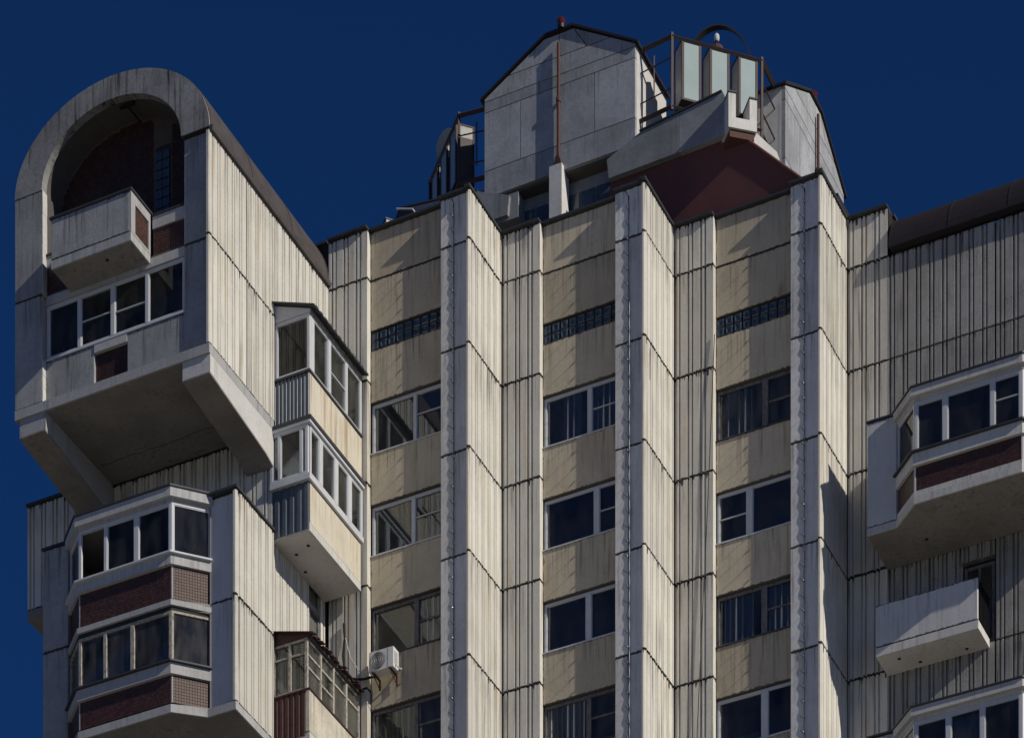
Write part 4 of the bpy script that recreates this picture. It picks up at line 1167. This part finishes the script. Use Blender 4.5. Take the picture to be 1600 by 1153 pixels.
for i in range(5):
    MB().box(0.801, 0.806, 0.06, 0.26, 0.14 + i * 0.075, 0.165 + i * 0.075).build('side_slot', 'acgrille', ac)
for x in (0.10, 0.66):
    MB().box(x, x + 0.05, -0.03, 0.47, -0.05, -0.005).prism([(x, -0.30), (x + 0.05, -0.30), (x + 0.05, -0.05), (x, -0.05)], 0.43, 0.47, 'y').tube([(x + 0.025, 0.02, -0.05), (x + 0.025, 0.44, -0.28)], 0.015, 4).build('mount', 'rust', ac)
MB().tube([(0.82, 0.1, 0.1), (0.88, 0.2, 0.02), (0.86, 0.4, 0.1), (0.8, 0.5, 0.2)], 0.02).build('pipe', 'pvc', ac)

def wire(name, pts, r, mat, label, cat='cable'):
    o = pts[0]
    ob = MB().tube([(p[0] - o[0], p[1] - o[1], p[2] - o[2]) for p in pts], r, 6).build(name, mat, None, o)
    return tag(ob, label, cat)
y0 = S[0] - 0.06
wire('cable', [(-8.82, y0, 66.35), (-8.80, y0, 65.9), (-8.84, y0 - 0.02, 65.4), (-8.80, y0, 64.95), (-8.68, y0 - 0.04, 64.72), (-8.4, y0 - 0.08, 64.55), (-8.1, y0 - 0.06, 64.5), (-7.8, y0 - 0.02, 64.52)], 0.035, 'cable', 'thick black cable looping across the ribbed wall to the air conditioner')
wire('cable', [(-8.76, y0 - 0.02, 65.9), (-8.6, y0 - 0.02, 65.3), (-8.3, y0 - 0.03, 64.8), (-7.95, y0 - 0.03, 64.55)], 0.012, 'pvc', 'thin white cable slanting beside the thick black one')
x2 = PX[2] + 1.20
wire('cable', [(x2 + 0.1, S[2] - 0.03, 74.2), (x2 + 0.02, S[2] - 0.06, 72.0), (x2 - 0.12, S[2] - 0.05, 69.0), (x2 - 0.3, S[2] - 0.05, 65.5), (x2 - 0.5, S[2] - 0.05, 61.5), (x2 - 0.7, S[2] - 0.05, 58.3)], 0.012, 'cable', 'thin dark cable hanging down the ribbed strip right of the middle pilaster')

# ------------------------------------------------------------------ curtains
def cur(k, i, f0, f1, label, mat='curtain', hh=1.25, off=0.10):
    wx = PX[k] + 1.245; ww = PX[k+1] - 0.95 - wx
    zs = 71.25 - 3 * i
    curtain(wx + ww * f0, S[k] + REC + 0.06 + off, zs + 0.1, ww * (f1 - f0), hh, label, mat)
cur(1, 0, 0.24, 0.48, 'pale curtain in the topmost window of the middle bay, left pane')
cur(1, 0, 0.60, 0.97, 'pale curtain in the topmost window of the middle bay, right sash')
cur(1, 3, 0.04, 0.52, 'drawn curtain in the lowest window of the middle bay')
cur(2, 2, 0.08, 0.46, 'drawn curtain in the third window of the right bay, left pane')
cur(2, 2, 0.56, 0.95, 'drawn curtain in the third window of the right bay, right sash')
cur(2, 3, 0.06, 0.50, 'short pale blind in the lowest window of the right bay, left pane', hh=0.3, off=0.25)
bpy.data.objects[bpy.data.objects[-1].name] if False else None
cur(0, 2, 0.66, 0.95, 'warm pale curtain in the third window of the left bay', 'curtain_warm')
cur(0, 3, 0.25, 0.50, 'warm pale curtain in the lowest window of the left bay', 'curtain_warm')
cur(2, 0, 0.10, 0.46, 'gauzy gathered curtain in the topmost window of the right bay')

curtain(-10.95, -7.45, 62.62, 0.62, 1.3, 'grey net curtain behind the slanted lower left bay pane', 'curtain', R(42))
curtain(-13.2, -7.66, 65.65, 0.8, 1.3, 'pale curtain in the upper left bay window, second pane', 'curtain')
curtain(-8.5, -3.5, 62.65, 1.4, 1.25, 'warm curtain hung inside the old glazed balcony with rusty roof', 'curtain_warm', R(90))
curtain(8.62, 1.85, 58.29 + 1.4, 0.85, 1.3, 'pale curtain in the lowest right bay, middle pane', 'curtain')
